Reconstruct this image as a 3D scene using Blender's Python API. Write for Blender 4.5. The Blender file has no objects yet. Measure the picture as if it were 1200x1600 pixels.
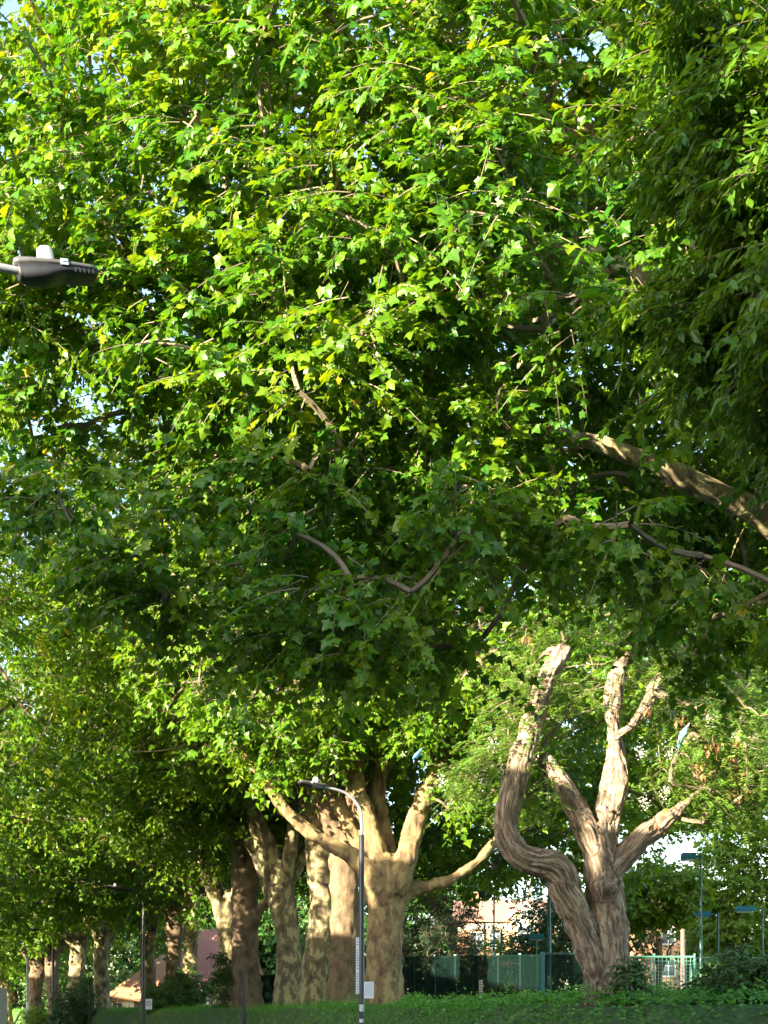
import bpy, math
import numpy as np
from mathutils import Vector

sc = bpy.context.scene
COL = sc.collection
RNG = np.random.default_rng(7)
F = 2000.0          # focal length of the view in photo pixels (photo is 1200 wide)
EYE = 1.6


def P(px, py, D):
    """a point seen at photo pixel (px, py), D metres in front of the eye"""
    return np.array([(px - 600) / F * D, D, EYE + (1600 - py) / F * D])


# road frame: d runs along the road, n runs across it (to the right)
dv = np.array([-0.385, 0.923])
nv = np.array([0.923, 0.385])


def NS(n, s, z=0.0):
    return np.array([nv[0] * n + dv[0] * s, nv[1] * n + dv[1] * s, z])


def terrain(x, y):
    n = x * nv[0] + y * nv[1]
    s = x * dv[0] + y * dv[1]
    top = 1.95 + np.clip(s - 20, 0, 130) * 0.0085
    t = np.clip((n - 13.5) / 1.9, 0, 1)
    t = t * t * (3 - 2 * t)
    z = -0.03 + (top + 0.03) * t + np.clip(n - 16, 0, 60) * 0.012
    return z


# ------------------------------------------------------------------ noise
def _hash(ix, iy, iz):
    h = (ix * 374761393 + iy * 668265263 + iz * 2147483647 * 3) & 0xFFFFFFFF
    h = ((h ^ (h >> 13)) * 1274126177) & 0xFFFFFFFF
    h = ((h ^ (h >> 16)) * 2246822519) & 0xFFFFFFFF
    return ((h ^ (h >> 15)) & 0xFFFF) / 65535.0


def vnoise(p):
    p = np.asarray(p, float)
    i = np.floor(p).astype(np.int64)
    f = p - i
    f = f * f * (3 - 2 * f)
    out = 0
    for dx in (0, 1):
        for dy in (0, 1):
            for dz in (0, 1):
                w = (f[:, 0] if dx else 1 - f[:, 0]) * (f[:, 1] if dy else 1 - f[:, 1]) * (f[:, 2] if dz else 1 - f[:, 2])
                out = out + w * _hash(i[:, 0] + dx, i[:, 1] + dy, i[:, 2] + dz)
    return out


def norm(v):
    v = np.asarray(v, float)
    return v / np.maximum(np.linalg.norm(v, axis=-1, keepdims=True), 1e-9)


# ------------------------------------------------------------------ objects
def tag(o, label, cat, group=None, kind=None):
    if label:
        o['label'] = label
    if cat:
        o['category'] = cat
    if group:
        o['group'] = group
    if kind:
        o['kind'] = kind
    return o


def empty(name, label, cat, loc=(0, 0, 0), rz=0.0, group=None):
    o = bpy.data.objects.new(name, None)
    o.empty_display_size = 0.3
    COL.objects.link(o)
    o.location = loc
    o.rotation_euler = (0, 0, rz)
    return tag(o, label, cat, group)


def link(name, me, mats, parent=None):
    for m in (mats if isinstance(mats, (list, tuple)) else [mats]):
        me.materials.append(m)
    o = bpy.data.objects.new(name, me)
    COL.objects.link(o)
    if parent is not None:
        o.parent = parent
    return o


class MB:
    """collects numpy chunks of tris / quads and builds one mesh"""

    def __init__(self):
        self.v, self.t, self.q, self.tm, self.qm, self.var, self.n = [], [], [], [], [], [], 0

    def add(self, v, tris=None, quads=None, mat=0, var=None):
        v = np.asarray(v, float).reshape(-1, 3)
        if tris is not None and len(tris):
            tris = np.asarray(tris, int) + self.n
            self.t.append(tris)
            self.tm.append(np.full(len(tris), mat))
        if quads is not None and len(quads):
            quads = np.asarray(quads, int) + self.n
            self.q.append(quads)
            self.qm.append(np.full(len(quads), mat))
        self.v.append(v)
        self.var.append(np.zeros(len(v)) if var is None else var)
        self.n += len(v)
        return self

    # ---- simple solids
    def box(self, c, s, rz=0.0, mat=0, tilt=None):
        x, y, z = np.array(s, float) / 2
        v = np.array([[-x, -y, -z], [x, -y, -z], [x, y, -z], [-x, y, -z], [-x, -y, z], [x, -y, z], [x, y, z], [-x, y, z]])
        if rz:
            cz, sz = math.cos(rz), math.sin(rz)
            v = v @ np.array([[cz, sz, 0], [-sz, cz, 0], [0, 0, 1]])
        q = [[0, 3, 2, 1], [4, 5, 6, 7], [0, 1, 5, 4], [1, 2, 6, 5], [2, 3, 7, 6], [3, 0, 4, 7]]
        return self.add(v + np.array(c, float), quads=q, mat=mat)

    def tube(self, pts, rad, sides=10, mat=0, caps=True):
        pts = np.asarray(pts, float)
        rad = np.full(len(pts), float(rad)) if np.isscalar(rad) else np.asarray(rad, float)
        v, q = tubes(pts[None], rad[None], sides)
        n0 = self.n
        self.add(v, quads=q, mat=mat)
        if caps:
            k = len(pts)
            vv = np.vstack([pts[0], v[:sides], pts[-1], v[(k - 1) * sides:]])
            tr = []
            for i in range(sides):
                j = (i + 1) % sides
                tr.append([0, 1 + j, 1 + i])
                tr.append([sides + 1, sides + 2 + i, sides + 2 + j])
            self.add(vv, tris=tr, mat=mat)
        return self

    def prism(self, poly, axis_from, axis_to, mat=0):
        """poly: list of 3D points (convex-ish), extruded by vector axis_to-axis_from"""
        a = np.asarray(poly, float)
        e = np.asarray(axis_to, float) - np.asarray(axis_from, float)
        n = len(a)
        v = np.vstack([a, a + e])
        q = [[i, (i + 1) % n, n + (i + 1) % n, n + i] for i in range(n)]
        tr = [[0, i + 1, i] for i in range(1, n - 1)] + [[n, n + i, n + i + 1] for i in range(1, n - 1)]
        return self.add(v, tris=tr, quads=q, mat=mat)

    def mesh(self, name, smooth=False):
        me = bpy.data.meshes.new(name)
        v = np.vstack(self.v) if self.v else np.zeros((0, 3))
        t = np.vstack(self.t) if self.t else np.zeros((0, 3), int)
        q = np.vstack(self.q) if self.q else np.zeros((0, 4), int)
        me.vertices.add(len(v))
        me.vertices.foreach_set('co', v.ravel())
        me.loops.add(t.size + q.size)
        me.loops.foreach_set('vertex_index', np.concatenate([t.ravel(), q.ravel()]))
        me.polygons.add(len(t) + len(q))
        st = np.concatenate([np.arange(len(t)) * 3, t.size + np.arange(len(q)) * 4])
        me.polygons.foreach_set('loop_start', st)
        mi = np.concatenate([np.concatenate(self.tm) if self.tm else np.zeros(0), np.concatenate(self.qm) if self.qm else np.zeros(0)])
        me.polygons.foreach_set('material_index', mi.astype(np.int32))
        if smooth:
            me.polygons.foreach_set('use_smooth', np.ones(len(st), bool))
        else:
            me.polygons.foreach_set('use_smooth', np.zeros(len(st), bool))
        a = me.attributes.new('var', 'FLOAT', 'POINT')
        a.data.foreach_set('value', np.concatenate(self.var))
        me.update(calc_edges=True)
        return me

    def build(self, name, mats, parent=None, smooth=False):
        return link(name, self.mesh(name, smooth), mats, parent)


def tubes(PTS, RAD, S):
    """PTS (M,K,3), RAD (M,K) -> verts, quads of M open tubes"""
    M, K, _ = PTS.shape
    T = np.empty_like(PTS)
    T[:, 1:-1] = PTS[:, 2:] - PTS[:, :-2]
    T[:, 0] = PTS[:, 1] - PTS[:, 0]
    T[:, -1] = PTS[:, -1] - PTS[:, -2]
    T = norm(T)
    main = np.abs(norm(PTS[:, -1] - PTS[:, 0]))
    ref = np.eye(3)[np.argmin(main, axis=1)][:, None, :]
    A = norm(ref - (ref * T).sum(-1, keepdims=True) * T)
    B = np.cross(T, A)
    an = np.arange(S) * 2 * math.pi / S
    V = PTS[:, :, None, :] + RAD[:, :, None, None] * (A[:, :, None, :] * np.cos(an)[None, None, :, None] + B[:, :, None, :] * np.sin(an)[None, None, :, None])
    idx = np.arange(M * K * S).reshape(M, K, S)
    a = idx[:, :-1, :]
    b = np.roll(idx, -1, axis=2)[:, :-1, :]
    c = np.roll(idx, -1, axis=2)[:, 1:, :]
    d = idx[:, 1:, :]
    return V.reshape(-1, 3), np.stack([a, b, c, d], -1).reshape(-1, 4)


def catmull(pts, rad, step):
    pts = np.asarray(pts, float)
    rad = np.asarray(rad, float)
    X = np.hstack([pts, rad[:, None]])
    X = np.vstack([2 * X[0] - X[1], X, 2 * X[-1] - X[-2]])
    out = []
    for i in range(1, len(X) - 2):
        n = max(2, int(np.linalg.norm(X[i + 1, :3] - X[i, :3]) / step))
        t = np.linspace(0, 1, n, endpoint=False)[:, None]
        p0, p1, p2, p3 = X[i - 1], X[i], X[i + 1], X[i + 2]
        out.append(0.5 * (2 * p1 + (p2 - p0) * t + (2 * p0 - 5 * p1 + 4 * p2 - p3) * t ** 2 + (3 * p1 - p0 - 3 * p2 + p3) * t ** 3))
    out.append(X[-2][None])
    o = np.vstack(out)
    return o[:, :3], np.maximum(o[:, 3], 0.01)


# ------------------------------------------------------------------ materials
def mat(name):
    m = bpy.data.materials.new(name)
    m.use_nodes = True
    nt = m.node_tree
    return m, nt, nt.nodes['Principled BSDF']


def ramp(nt, stops, interp='LINEAR'):
    r = nt.nodes.new('ShaderNodeValToRGB')
    r.color_ramp.interpolation = interp
    els = r.color_ramp.elements
    while len(els) > 1:
        els.remove(els[-1])
    els[0].position = stops[0][0]
    els[0].color = (*stops[0][1], 1)
    for p, c in stops[1:]:
        e = els.new(p)
        e.color = (*c, 1)
    return r


def noise_node(nt, scale, detail=4, vec=None, rough=0.6):
    n = nt.nodes.new('ShaderNodeTexNoise')
    n.inputs['Scale'].default_value = scale
    n.inputs['Detail'].default_value = detail
    n.inputs['Roughness'].default_value = rough
    if vec is not None:
        nt.links.new(vec, n.inputs['Vector'])
    return n


def obj_co(nt):
    return nt.nodes.new('ShaderNodeTexCoord').outputs['Object']


def plain(name, col, rough=0.6, metal=0.0, var=0.12, scale=8.0, bump=0.0):
    m, nt, b = mat(name)
    n = noise_node(nt, scale, 5, obj_co(nt))
    c = np.array(col)
    r = ramp(nt, [(0.3, tuple(c * (1 - var))), (0.7, tuple(np.minimum(c * (1 + var), 1)))])
    nt.links.new(n.outputs['Fac'], r.inputs['Fac'])
    nt.links.new(r.outputs['Color'], b.inputs['Base Color'])
    b.inputs['Roughness'].default_value = rough
    b.inputs['Metallic'].default_value = metal
    if bump:
        bp = nt.nodes.new('ShaderNodeBump')
        bp.inputs['Strength'].default_value = bump
        bp.inputs['Distance'].default_value = 0.02
        nt.links.new(n.outputs['Fac'], bp.inputs['Height'])
        nt.links.new(bp.outputs['Normal'], b.inputs['Normal'])
    return m


def leaf_mat(name, stops, trans=0.4, rough=0.42, tint=(1.6, 1.3, 0.45), spec=0.5):
    """leaf: per-leaf colour from the 'var' attribute, glossy top, light passing through"""
    m, nt, b = mat(name)
    at = nt.nodes.new('ShaderNodeAttribute')
    at.attribute_name = 'var'
    r = ramp(nt, stops)
    nt.links.new(at.outputs['Fac'], r.inputs['Fac'])
    nt.links.new(r.outputs['Color'], b.inputs['Base Color'])
    b.inputs['Roughness'].default_value = rough
    b.inputs['Specular IOR Level'].default_value = spec
    tr = nt.nodes.new('ShaderNodeBsdfTranslucent')
    mul = nt.nodes.new('ShaderNodeMix')
    mul.data_type = 'RGBA'
    mul.blend_type = 'MULTIPLY'
    mul.inputs['Factor'].default_value = 1
    nt.links.new(r.outputs['Color'], mul.inputs['A'])
    mul.inputs['B'].default_value = (*tint, 1)
    nt.links.new(mul.outputs['Result'], tr.inputs['Color'])
    mx = nt.nodes.new('ShaderNodeMixShader')
    mx.inputs['Fac'].default_value = trans
    nt.links.new(b.outputs['BSDF'], mx.inputs[1])
    nt.links.new(tr.outputs['BSDF'], mx.inputs[2])
    nt.links.new(mx.outputs['Shader'], nt.nodes['Material Output'].inputs['Surface'])
    return m


def bark_plane(name, patch, mid, dark, scale=1.6):
    """mottled plane-tree bark: flaking plates over olive and brown"""
    m, nt, b = mat(name)
    co = obj_co(nt)
    mp = nt.nodes.new('ShaderNodeMapping')
    mp.inputs['Scale'].default_value = (1, 1, 0.55)
    nt.links.new(co, mp.inputs['Vector'])
    n1 = noise_node(nt, scale * 2.2, 3, mp.outputs['Vector'], 0.5)
    n2 = noise_node(nt, scale * 9, 4, mp.outputs['Vector'])
    n3 = noise_node(nt, scale * 0.5, 2, co)
    add = nt.nodes.new('ShaderNodeMath')
    add.operation = 'MULTIPLY_ADD'
    nt.links.new(n2.outputs['Fac'], add.inputs[0])
    add.inputs[1].default_value = 0.22
    nt.links.new(n1.outputs['Fac'], add.inputs[2])
    r = ramp(nt, [(0.47, dark), (0.50, mid), (0.63, mid), (0.645, patch), (0.85, patch)])
    nt.links.new(add.outputs[0], r.inputs['Fac'])
    r3 = ramp(nt, [(0.35, (0.82, 0.80, 0.78)), (0.65, (1.1, 1.05, 0.95))])
    nt.links.new(n3.outputs['Fac'], r3.inputs['Fac'])
    mul = nt.nodes.new('ShaderNodeMix')
    mul.data_type = 'RGBA'
    mul.blend_type = 'MULTIPLY'
    mul.inputs['Factor'].default_value = 1
    nt.links.new(r.outputs['Color'], mul.inputs['A'])
    nt.links.new(r3.outputs['Color'], mul.inputs['B'])
    nt.links.new(mul.outputs['Result'], b.inputs['Base Color'])
    b.inputs['Roughness'].default_value = 0.85
    n5 = noise_node(nt, scale * 26, 5, co, 0.7)
    ad2 = nt.nodes.new('ShaderNodeMath')
    ad2.operation = 'MULTIPLY_ADD'
    nt.links.new(n5.outputs['Fac'], ad2.inputs[0])
    ad2.inputs[1].default_value = 0.45
    nt.links.new(add.outputs[0], ad2.inputs[2])
    add = ad2
    bp = nt.nodes.new('ShaderNodeBump')
    bp.inputs['Strength'].default_value = 0.9
    bp.inputs['Distance'].default_value = 0.06
    nt.links.new(add.outputs[0], bp.inputs['Height'])
    nt.links.new(bp.outputs['Normal'], b.inputs['Normal'])
    return m


def bark_furrow(name, light, dark):
    """deeply furrowed bark, grain running along the limb (attribute 'grain')"""
    m, nt, b = mat(name)
    at = nt.nodes.new('ShaderNodeAttribute')
    at.attribute_name = 'grain'
    n1 = noise_node(nt, 1.0, 5, at.outputs['Vector'], 0.65)
    n2 = noise_node(nt, 3.2, 4, at.outputs['Vector'])
    r = ramp(nt, [(0.40, tuple(0.6 * c for c in dark)), (0.49, dark), (0.60, light)])
    nt.links.new(n1.outputs['Fac'], r.inputs['Fac'])
    nt.links.new(r.outputs['Color'], b.inputs['Base Color'])
    b.inputs['Roughness'].default_value = 0.9
    add = nt.nodes.new('ShaderNodeMath')
    add.operation = 'MULTIPLY_ADD'
    nt.links.new(n2.outputs['Fac'], add.inputs[0])
    add.inputs[1].default_value = 0.4
    nt.links.new(n1.outputs['Fac'], add.inputs[2])
    bp = nt.nodes.new('ShaderNodeBump')
    bp.inputs['Strength'].default_value = 1.0
    bp.inputs['Distance'].default_value = 0.09
    nt.links.new(add.outputs[0], bp.inputs['Height'])
    nt.links.new(bp.outputs['Normal'], b.inputs['Normal'])
    return m


def brick_mat(name, c1, c2, mortar, scale=5.0, w=0.5, h=0.25):
    m, nt, b = mat(name)
    co = obj_co(nt)
    sep = nt.nodes.new('ShaderNodeSeparateXYZ')
    nt.links.new(co, sep.inputs[0])
    ad = nt.nodes.new('ShaderNodeMath')
    nt.links.new(sep.outputs[0], ad.inputs[0])
    nt.links.new(sep.outputs[1], ad.inputs[1])
    cb = nt.nodes.new('ShaderNodeCombineXYZ')
    nt.links.new(ad.outputs[0], cb.inputs[0])
    nt.links.new(sep.outputs[2], cb.inputs[1])
    bk = nt.nodes.new('ShaderNodeTexBrick')
    bk.inputs['Scale'].default_value = scale
    bk.inputs['Color1'].default_value = (*c1, 1)
    bk.inputs['Color2'].default_value = (*c2, 1)
    bk.inputs['Mortar'].default_value = (*mortar, 1)
    bk.inputs['Mortar Size'].default_value = 0.02
    bk.inputs['Brick Width'].default_value = w
    bk.inputs['Row Height'].default_value = h
    nt.links.new(cb.outputs[0], bk.inputs['Vector'])
    nt.links.new(bk.outputs['Color'], b.inputs['Base Color'])
    bp = nt.nodes.new('ShaderNodeBump')
    bp.inputs['Strength'].default_value = 0.5
    bp.inputs['Distance'].default_value = 0.02
    bp.invert = True
    nt.links.new(bk.outputs['Fac'], bp.inputs['Height'])
    nt.links.new(bp.outputs['Normal'], b.inputs['Normal'])
    b.inputs['Roughness'].default_value = 0.85
    return m


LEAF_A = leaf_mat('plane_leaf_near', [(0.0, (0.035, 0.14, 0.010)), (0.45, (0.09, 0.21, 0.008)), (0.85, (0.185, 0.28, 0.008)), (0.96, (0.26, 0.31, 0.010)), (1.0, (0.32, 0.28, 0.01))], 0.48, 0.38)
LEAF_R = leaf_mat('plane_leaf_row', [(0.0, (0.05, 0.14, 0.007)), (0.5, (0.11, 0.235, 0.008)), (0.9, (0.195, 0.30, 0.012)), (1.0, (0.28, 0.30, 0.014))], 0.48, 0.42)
LEAF_B = leaf_mat('lance_leaf', [(0.0, (0.042, 0.125, 0.009)), (0.6, (0.09, 0.19, 0.009)), (1.0, (0.20, 0.26, 0.012))], 0.45, 0.42)
LEAF_ROB = leaf_mat('robinia_leaflet', [(0.0, (0.07, 0.18, 0.015)), (0.6, (0.12, 0.26, 0.02)), (1.0, (0.22, 0.34, 0.04))], 0.45, 0.5)
LEAF_LIME = leaf_mat('bright_leaf', [(0.0, (0.12, 0.23, 0.012)), (0.6, (0.2, 0.32, 0.016)), (1.0, (0.28, 0.36, 0.03))], 0.4, 0.5)
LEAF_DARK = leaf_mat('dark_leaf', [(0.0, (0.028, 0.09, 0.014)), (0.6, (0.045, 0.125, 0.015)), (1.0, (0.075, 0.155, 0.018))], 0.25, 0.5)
LEAF_YEW = leaf_mat('yew_needle', [(0.0, (0.018, 0.05, 0.025)), (1.0, (0.04, 0.085, 0.035))], 0.12, 0.5)
LEAF_GC = leaf_mat('cover_leaf', [(0.0, (0.04, 0.16, 0.012)), (0.6, (0.065, 0.24, 0.014)), (1.0, (0.12, 0.29, 0.02))], 0.3, 0.5)
GRASS = leaf_mat('grass_blade', [(0.0, (0.055, 0.21, 0.018)), (0.6, (0.085, 0.29, 0.022)), (1.0, (0.16, 0.33, 0.035))], 0.3, 0.55)
BLOSSOM = leaf_mat('white_blossom', [(0.0, (0.6, 0.6, 0.5)), (1.0, (0.8, 0.78, 0.7))], 0.3, 0.6, (1, 1, 1))
POD = leaf_mat('brown_pod', [(0.0, (0.16, 0.06, 0.025)), (1.0, (0.34, 0.15, 0.06))], 0.2, 0.7, (1, 1, 1))
TWIG = plain('twig_bark', (0.18, 0.14, 0.09), 0.8, var=0.3, scale=5)
TWIG_D = plain('twig_brown', (0.16, 0.11, 0.07), 0.85, var=0.3, scale=5)
BARK_T = bark_plane('plane_bark_tan', (0.265, 0.20, 0.09), (0.17, 0.115, 0.054), (0.085, 0.056, 0.03))
BARK_O = bark_plane('plane_bark_olive', (0.36, 0.32, 0.17), (0.16, 0.13, 0.07), (0.08, 0.064, 0.04))
BARK_N = bark_plane('plane_bark_near', (0.46, 0.41, 0.22), (0.25, 0.20, 0.11), (0.15, 0.115, 0.065), 2.6)
BARK_RB = bark_plane('plane_bark_russet', (0.19, 0.135, 0.08), (0.13, 0.09, 0.052), (0.075, 0.052, 0.033))
BARK_ROB = bark_furrow('robinia_bark', (0.42, 0.335, 0.235), (0.21, 0.15, 0.10))
BALL = plain('seed_ball', (0.30, 0.22, 0.06), 0.8)

# ------------------------------------------------------------------ leaf shapes
# (x across, y along, z up) units of leaf length
_h = [(0.0, 0.06), (0.35, -0.05), (0.34, 0.17), (0.47, 0.27), (0.62, 0.47), (0.42, 0.50), (0.30, 0.57), (0.22, 0.76)]
_o = _h + [(0.0, 1.02)] + [(-x, y) for x, y in reversed(_h[1:])]
PALM = np.array([(0, 0.34, 0.0)] + [(x, y, -0.30 * x * x - 0.22 * (y - 0.3) ** 2) for x, y in _o])
PALM_T = np.array([[0, i, i % 16 + 1] for i in range(1, 17)])
STAR = np.array([(0, 0, 0), (0.5, 0.22, -0.10), (0.24, 0.5, -0.03), (0, 1, -0.12), (-0.24, 0.5, -0.03), (-0.5, 0.22, -0.10)])
STAR_T = np.array([[0, 1, 2], [0, 2, 3], [0, 3, 4], [0, 4, 5]])
LANCE = np.array([(0, 0, 0), (0.22, 0.33, -0.05), (0.17, 0.66, -0.1), (0, 1.0, -0.2), (-0.17, 0.66, -0.1), (-0.22, 0.33, -0.05)])
LANCE_T = STAR_T
OVAL = np.array([(0, 0, 0), (0.30, 0.45, -0.04), (0, 1, -0.1), (-0.30, 0.45, -0.04)])
OVAL_T = np.array([[0, 1, 2], [0, 2, 3]])


def add_leaves(mb, pos, axis, nrm, size, shape, tri, var, mat=0, fold=None):
    """pos, axis, nrm (N,3), size (N,)"""
    axis = norm(axis)
    nrm = norm(nrm - (nrm * axis).sum(1, keepdims=True) * axis)
    xd = np.cross(axis, nrm)
    N = len(pos)
    sh = np.broadcast_to(shape, (N,) + shape.shape).copy()
    k = RNG.uniform(0.3, 2.2, (N, 1))
    sh[:, :, 2] *= k
    sh[:, :, 0] *= RNG.uniform(0.8, 1.15, (N, 1))
    sh[:, :, 2] += np.abs(sh[:, :, 0]) * RNG.uniform(-0.35, 0.45, (N, 1))
    v = pos[:, None] + size[:, None, None] * (sh[:, :, 0:1] * xd[:, None] + sh[:, :, 1:2] * axis[:, None] + sh[:, :, 2:3] * nrm[:, None])
    t = (tri[None] + (np.arange(N) * shape.shape[0])[:, None, None]).reshape(-1, 3)
    mb.add(v.reshape(-1, 3), tris=t, mat=mat, var=np.repeat(var, shape.shape[0]))


def rdir(n):
    return norm(RNG.normal(size=(n, 3)))


def link_clusters(C, nodes, rmax, root):
    """connects cluster centres to the limb nodes and to one another; returns curved tubes"""
    order = np.argsort(np.linalg.norm(C - root, axis=1))
    allp = list(nodes)
    pos = np.empty((len(nodes) + len(C), 3))
    pos[:len(nodes)] = nodes
    par = np.full(len(pos), -1)
    depthw = np.zeros(len(pos))
    m = len(nodes)
    for ci in order:
        c = C[ci]
        dd = np.linalg.norm(pos[:m] - c, axis=1)
        cost = dd + 0.8 * np.maximum(pos[:m, 2] - c[2] - 0.3, 0)
        j = int(np.argmin(cost))
        pos[m] = c
        par[m] = j
        m += 1
    cnt = np.ones(len(pos))
    for k in range(len(pos) - 1, len(nodes) - 1, -1):
        if par[k] >= 0:
            cnt[par[k]] += cnt[k]
    ks = np.arange(len(nodes), len(pos))
    a = pos[par[ks]]
    b = pos[ks]
    ra = 0.011 * np.sqrt(cnt[ks]) + 0.004
    rb = np.maximum(0.008, ra * 0.8)
    ra = np.minimum(ra, rmax or 0.11)
    rb = np.minimum(rb, (rmax or 0.11) * 0.8)
    t = np.linspace(0, 1, 6)[None, :, None]
    mid = (a + b) / 2 + RNG.normal(size=a.shape) * 0.13 * np.linalg.norm(b - a, axis=1, keepdims=True) + np.array([0, 0, 0.05]) * np.linalg.norm(b - a, axis=1, keepdims=True)
    pts = (1 - t) ** 2 * a[:, None] + 2 * t * (1 - t) * mid[:, None] + t ** 2 * b[:, None]
    rad = ra[:, None] * (1 - t[..., 0]) + rb[:, None] * t[..., 0]
    return pts, rad


def foliage(mb, C, centre, crad, nt, nl, lsize, shape, tri, tw=0.007, droop=0.35, flat=0.6, sides=3, varbias=None, upw=0.75, leafmat=0, twigmat=1, gloss=None):
    """twigs and leaves around the cluster centres C"""
    N = len(C)
    out = norm(C - centre)
    k = N * nt
    base = np.repeat(C, nt, 0) + RNG.normal(size=(k, 3)) * crad * 0.18
    o = np.repeat(out, nt, 0)
    d = rdir(k)
    d[:, 2] *= flat
    d = norm(d + 0.55 * o)
    L = crad * RNG.uniform(0.6, 1.25, k)
    t = np.linspace(0, 1, 5)
    pts = base[:, None] + d[:, None] * (L[:, None] * t[None])[..., None]
    pts[..., 2] -= droop * L[:, None] * t[None] ** 2
    rad = np.broadcast_to(tw * (1 - 0.6 * t), (k, 5))
    v, q = tubes(pts, rad, sides)
    mb.add(v, quads=q, mat=twigmat)
    # leaves along each twig
    tt = np.linspace(0.2, 1.0, nl)[None] + RNG.uniform(-0.06, 0.06, (k, nl))
    tt = np.clip(tt, 0.05, 1.05)
    pp = base[:, None] + d[:, None] * (L[:, None] * tt)[..., None]
    pp[..., 2] -= droop * L[:, None] * tt ** 2
    pp = pp.reshape(-1, 3)
    dd = np.repeat(d, nl, 0)
    oo = np.repeat(o, nl, 0)
    side = norm(np.cross(dd, np.array([0, 0, 1.0]))) * np.where(np.arange(len(pp)) % 2 == 0, 1, -1)[:, None]
    ax = 0.55 * dd + 0.75 * side + rdir(len(pp)) * 0.5
    ax[:, 2] -= 0.55
    nm = np.array([0, 0, upw]) + 0.55 * oo * np.array([1, 1, 0.3]) + rdir(len(pp)) * 0.65
    sz = lsize * RNG.uniform(0.5, 1.2, len(pp)) * (1 + 0.3 * (RNG.uniform(0, 1, len(pp)) > 0.9))
    # a cluster keeps its own shade of green, each leaf strays a little
    cv = np.repeat(RNG.normal(0.42, 0.14, N) if varbias is None else varbias, nt * nl)
    var = np.clip(cv + RNG.normal(0, 0.16, len(pp)), 0, 1)
    pet = norm(ax) * (sz * 0.35)[:, None]
    add_leaves(mb, pp + pet, ax, nm, sz, shape, tri, var, leafmat)


def limbs_mesh(name, lines, voxel, furrow=None, seed=0, lump=0.03, flute=0.0):
    """joins swept limbs into one skin; lines: [(points, radii)]"""
    mb = MB()
    sk, ax, sv, sr, fr = [], [], [], [], []
    for pts, rad in lines:
        p, r = catmull(pts, rad, 0.25)
        mb.tube(p, r, 18)
        T = norm(np.gradient(p, axis=0))
        s = np.concatenate([[0], np.cumsum(np.linalg.norm(np.diff(p, axis=0), axis=1))]) + 7.3 * len(sk)
        A = np.array([1.0, 0.2, 0.1])
        for i in range(len(p)):
            A = A - A.dot(T[i]) * T[i]
            A = A / np.linalg.norm(A)
            fr.append(A)
        sk.append(p)
        ax.append(T)
        sv.append(s)
        sr.append(r)
    me0 = mb.mesh(name + '_raw')
    o = bpy.data.objects.new(name + '_raw', me0)
    COL.objects.link(o)
    md = o.modifiers.new('r', 'REMESH')
    md.mode = 'VOXEL'
    md.voxel_size = voxel
    sm = o.modifiers.new('s', 'SMOOTH')
    sm.factor = 0.5
    sm.iterations = 6
    dg = bpy.context.evaluated_depsgraph_get()
    me = bpy.data.meshes.new_from_object(o.evaluated_get(dg), depsgraph=dg)
    bpy.data.objects.remove(o)
    n = len(me.vertices)
    V = np.empty(n * 3)
    me.vertices.foreach_get('co', V)
    V = V.reshape(-1, 3)
    NR = np.empty(n * 3)
    me.vertices.foreach_get('normal', NR)
    NR = NR.reshape(-1, 3)
    SK, AX, SV, SR, FR = np.vstack(sk), np.vstack(ax), np.concatenate(sv), np.concatenate(sr), np.array(fr)
    idx = np.empty(n, int)
    for i in range(0, n, 4000):
        dd = np.linalg.norm(V[i:i + 4000, None] - SK[None], axis=2) / SR[None] ** 0.8
        idx[i:i + 4000] = dd.argmin(1)
    rel = V - SK[idx]
    al = (rel * AX[idx]).sum(1)
    s = SV[idx] + al
    a = (rel * FR[idx]).sum(1)
    b = (rel * np.cross(AX[idx], FR[idx])).sum(1)
    th = np.arctan2(b, a)
    rr = SR[idx]
    disp = (vnoise(V * 2.3 + seed) - 0.5) * 2 * lump + (vnoise(V * 6.0 + seed + 9) - 0.5) * lump
    if flute:
        h = np.clip(1 - (V[:, 2] - V[:, 2].min()) / 2.5, 0, 1) ** 1.5
        disp += flute * h * (np.cos(th * 5 + seed) * 0.6 + vnoise(V * np.array([2, 2, 0.5])) - 0.2)
    if furrow:
        amp, cell, twist = furrow
        th2 = th + twist * s + 0.8 * (vnoise(V * 1.2 + 3) - 0.5)
        g = np.stack([rr * np.cos(th2), rr * np.sin(th2), s * 0.16], 1) / cell
        g2 = g + 0.6 * np.stack([vnoise(V * 5 + 1), vnoise(V * 5 + 20), vnoise(V * 3 + 40)], 1)
        r1 = 1 - np.abs(2 * vnoise(g2) - 1)
        r2 = 1 - np.abs(2 * vnoise(g2 * 2.1 + 17) - 1)
        disp += amp * (0.5 - r1 ** 2.5) + amp * 0.45 * (0.5 - r2 ** 2)
        at = me.attributes.new('grain', 'FLOAT_VECTOR', 'POINT')
        at.data.foreach_set('vector', (g2 * 1.1).ravel())
    V = V + NR * disp[:, None]
    me.vertices.foreach_set('co', V.ravel())
    me.polygons.foreach_set('use_smooth', np.ones(len(me.polygons), bool))
    me.update()
    me.name = name
    return me, SK


def relative(o_loc, me):
    """keeps mesh coordinates local to the thing's base"""
    n = len(me.vertices)
    V = np.empty(n * 3)
    me.vertices.foreach_get('co', V)
    V = V.reshape(-1, 3) - np.asarray(o_loc)
    me.vertices.foreach_set('co', V.ravel())
    me.update()


def finish_tree(root, loc, trunk_me, trunk_mat, crown_mb, crown_mats):
    relative(loc, trunk_me)
    t = link('trunk', trunk_me, trunk_mat, root)
    cm = crown_mb.mesh('crown')
    relative(loc, cm)
    c = link('crown', cm, crown_mats, root)
    return t, c


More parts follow.
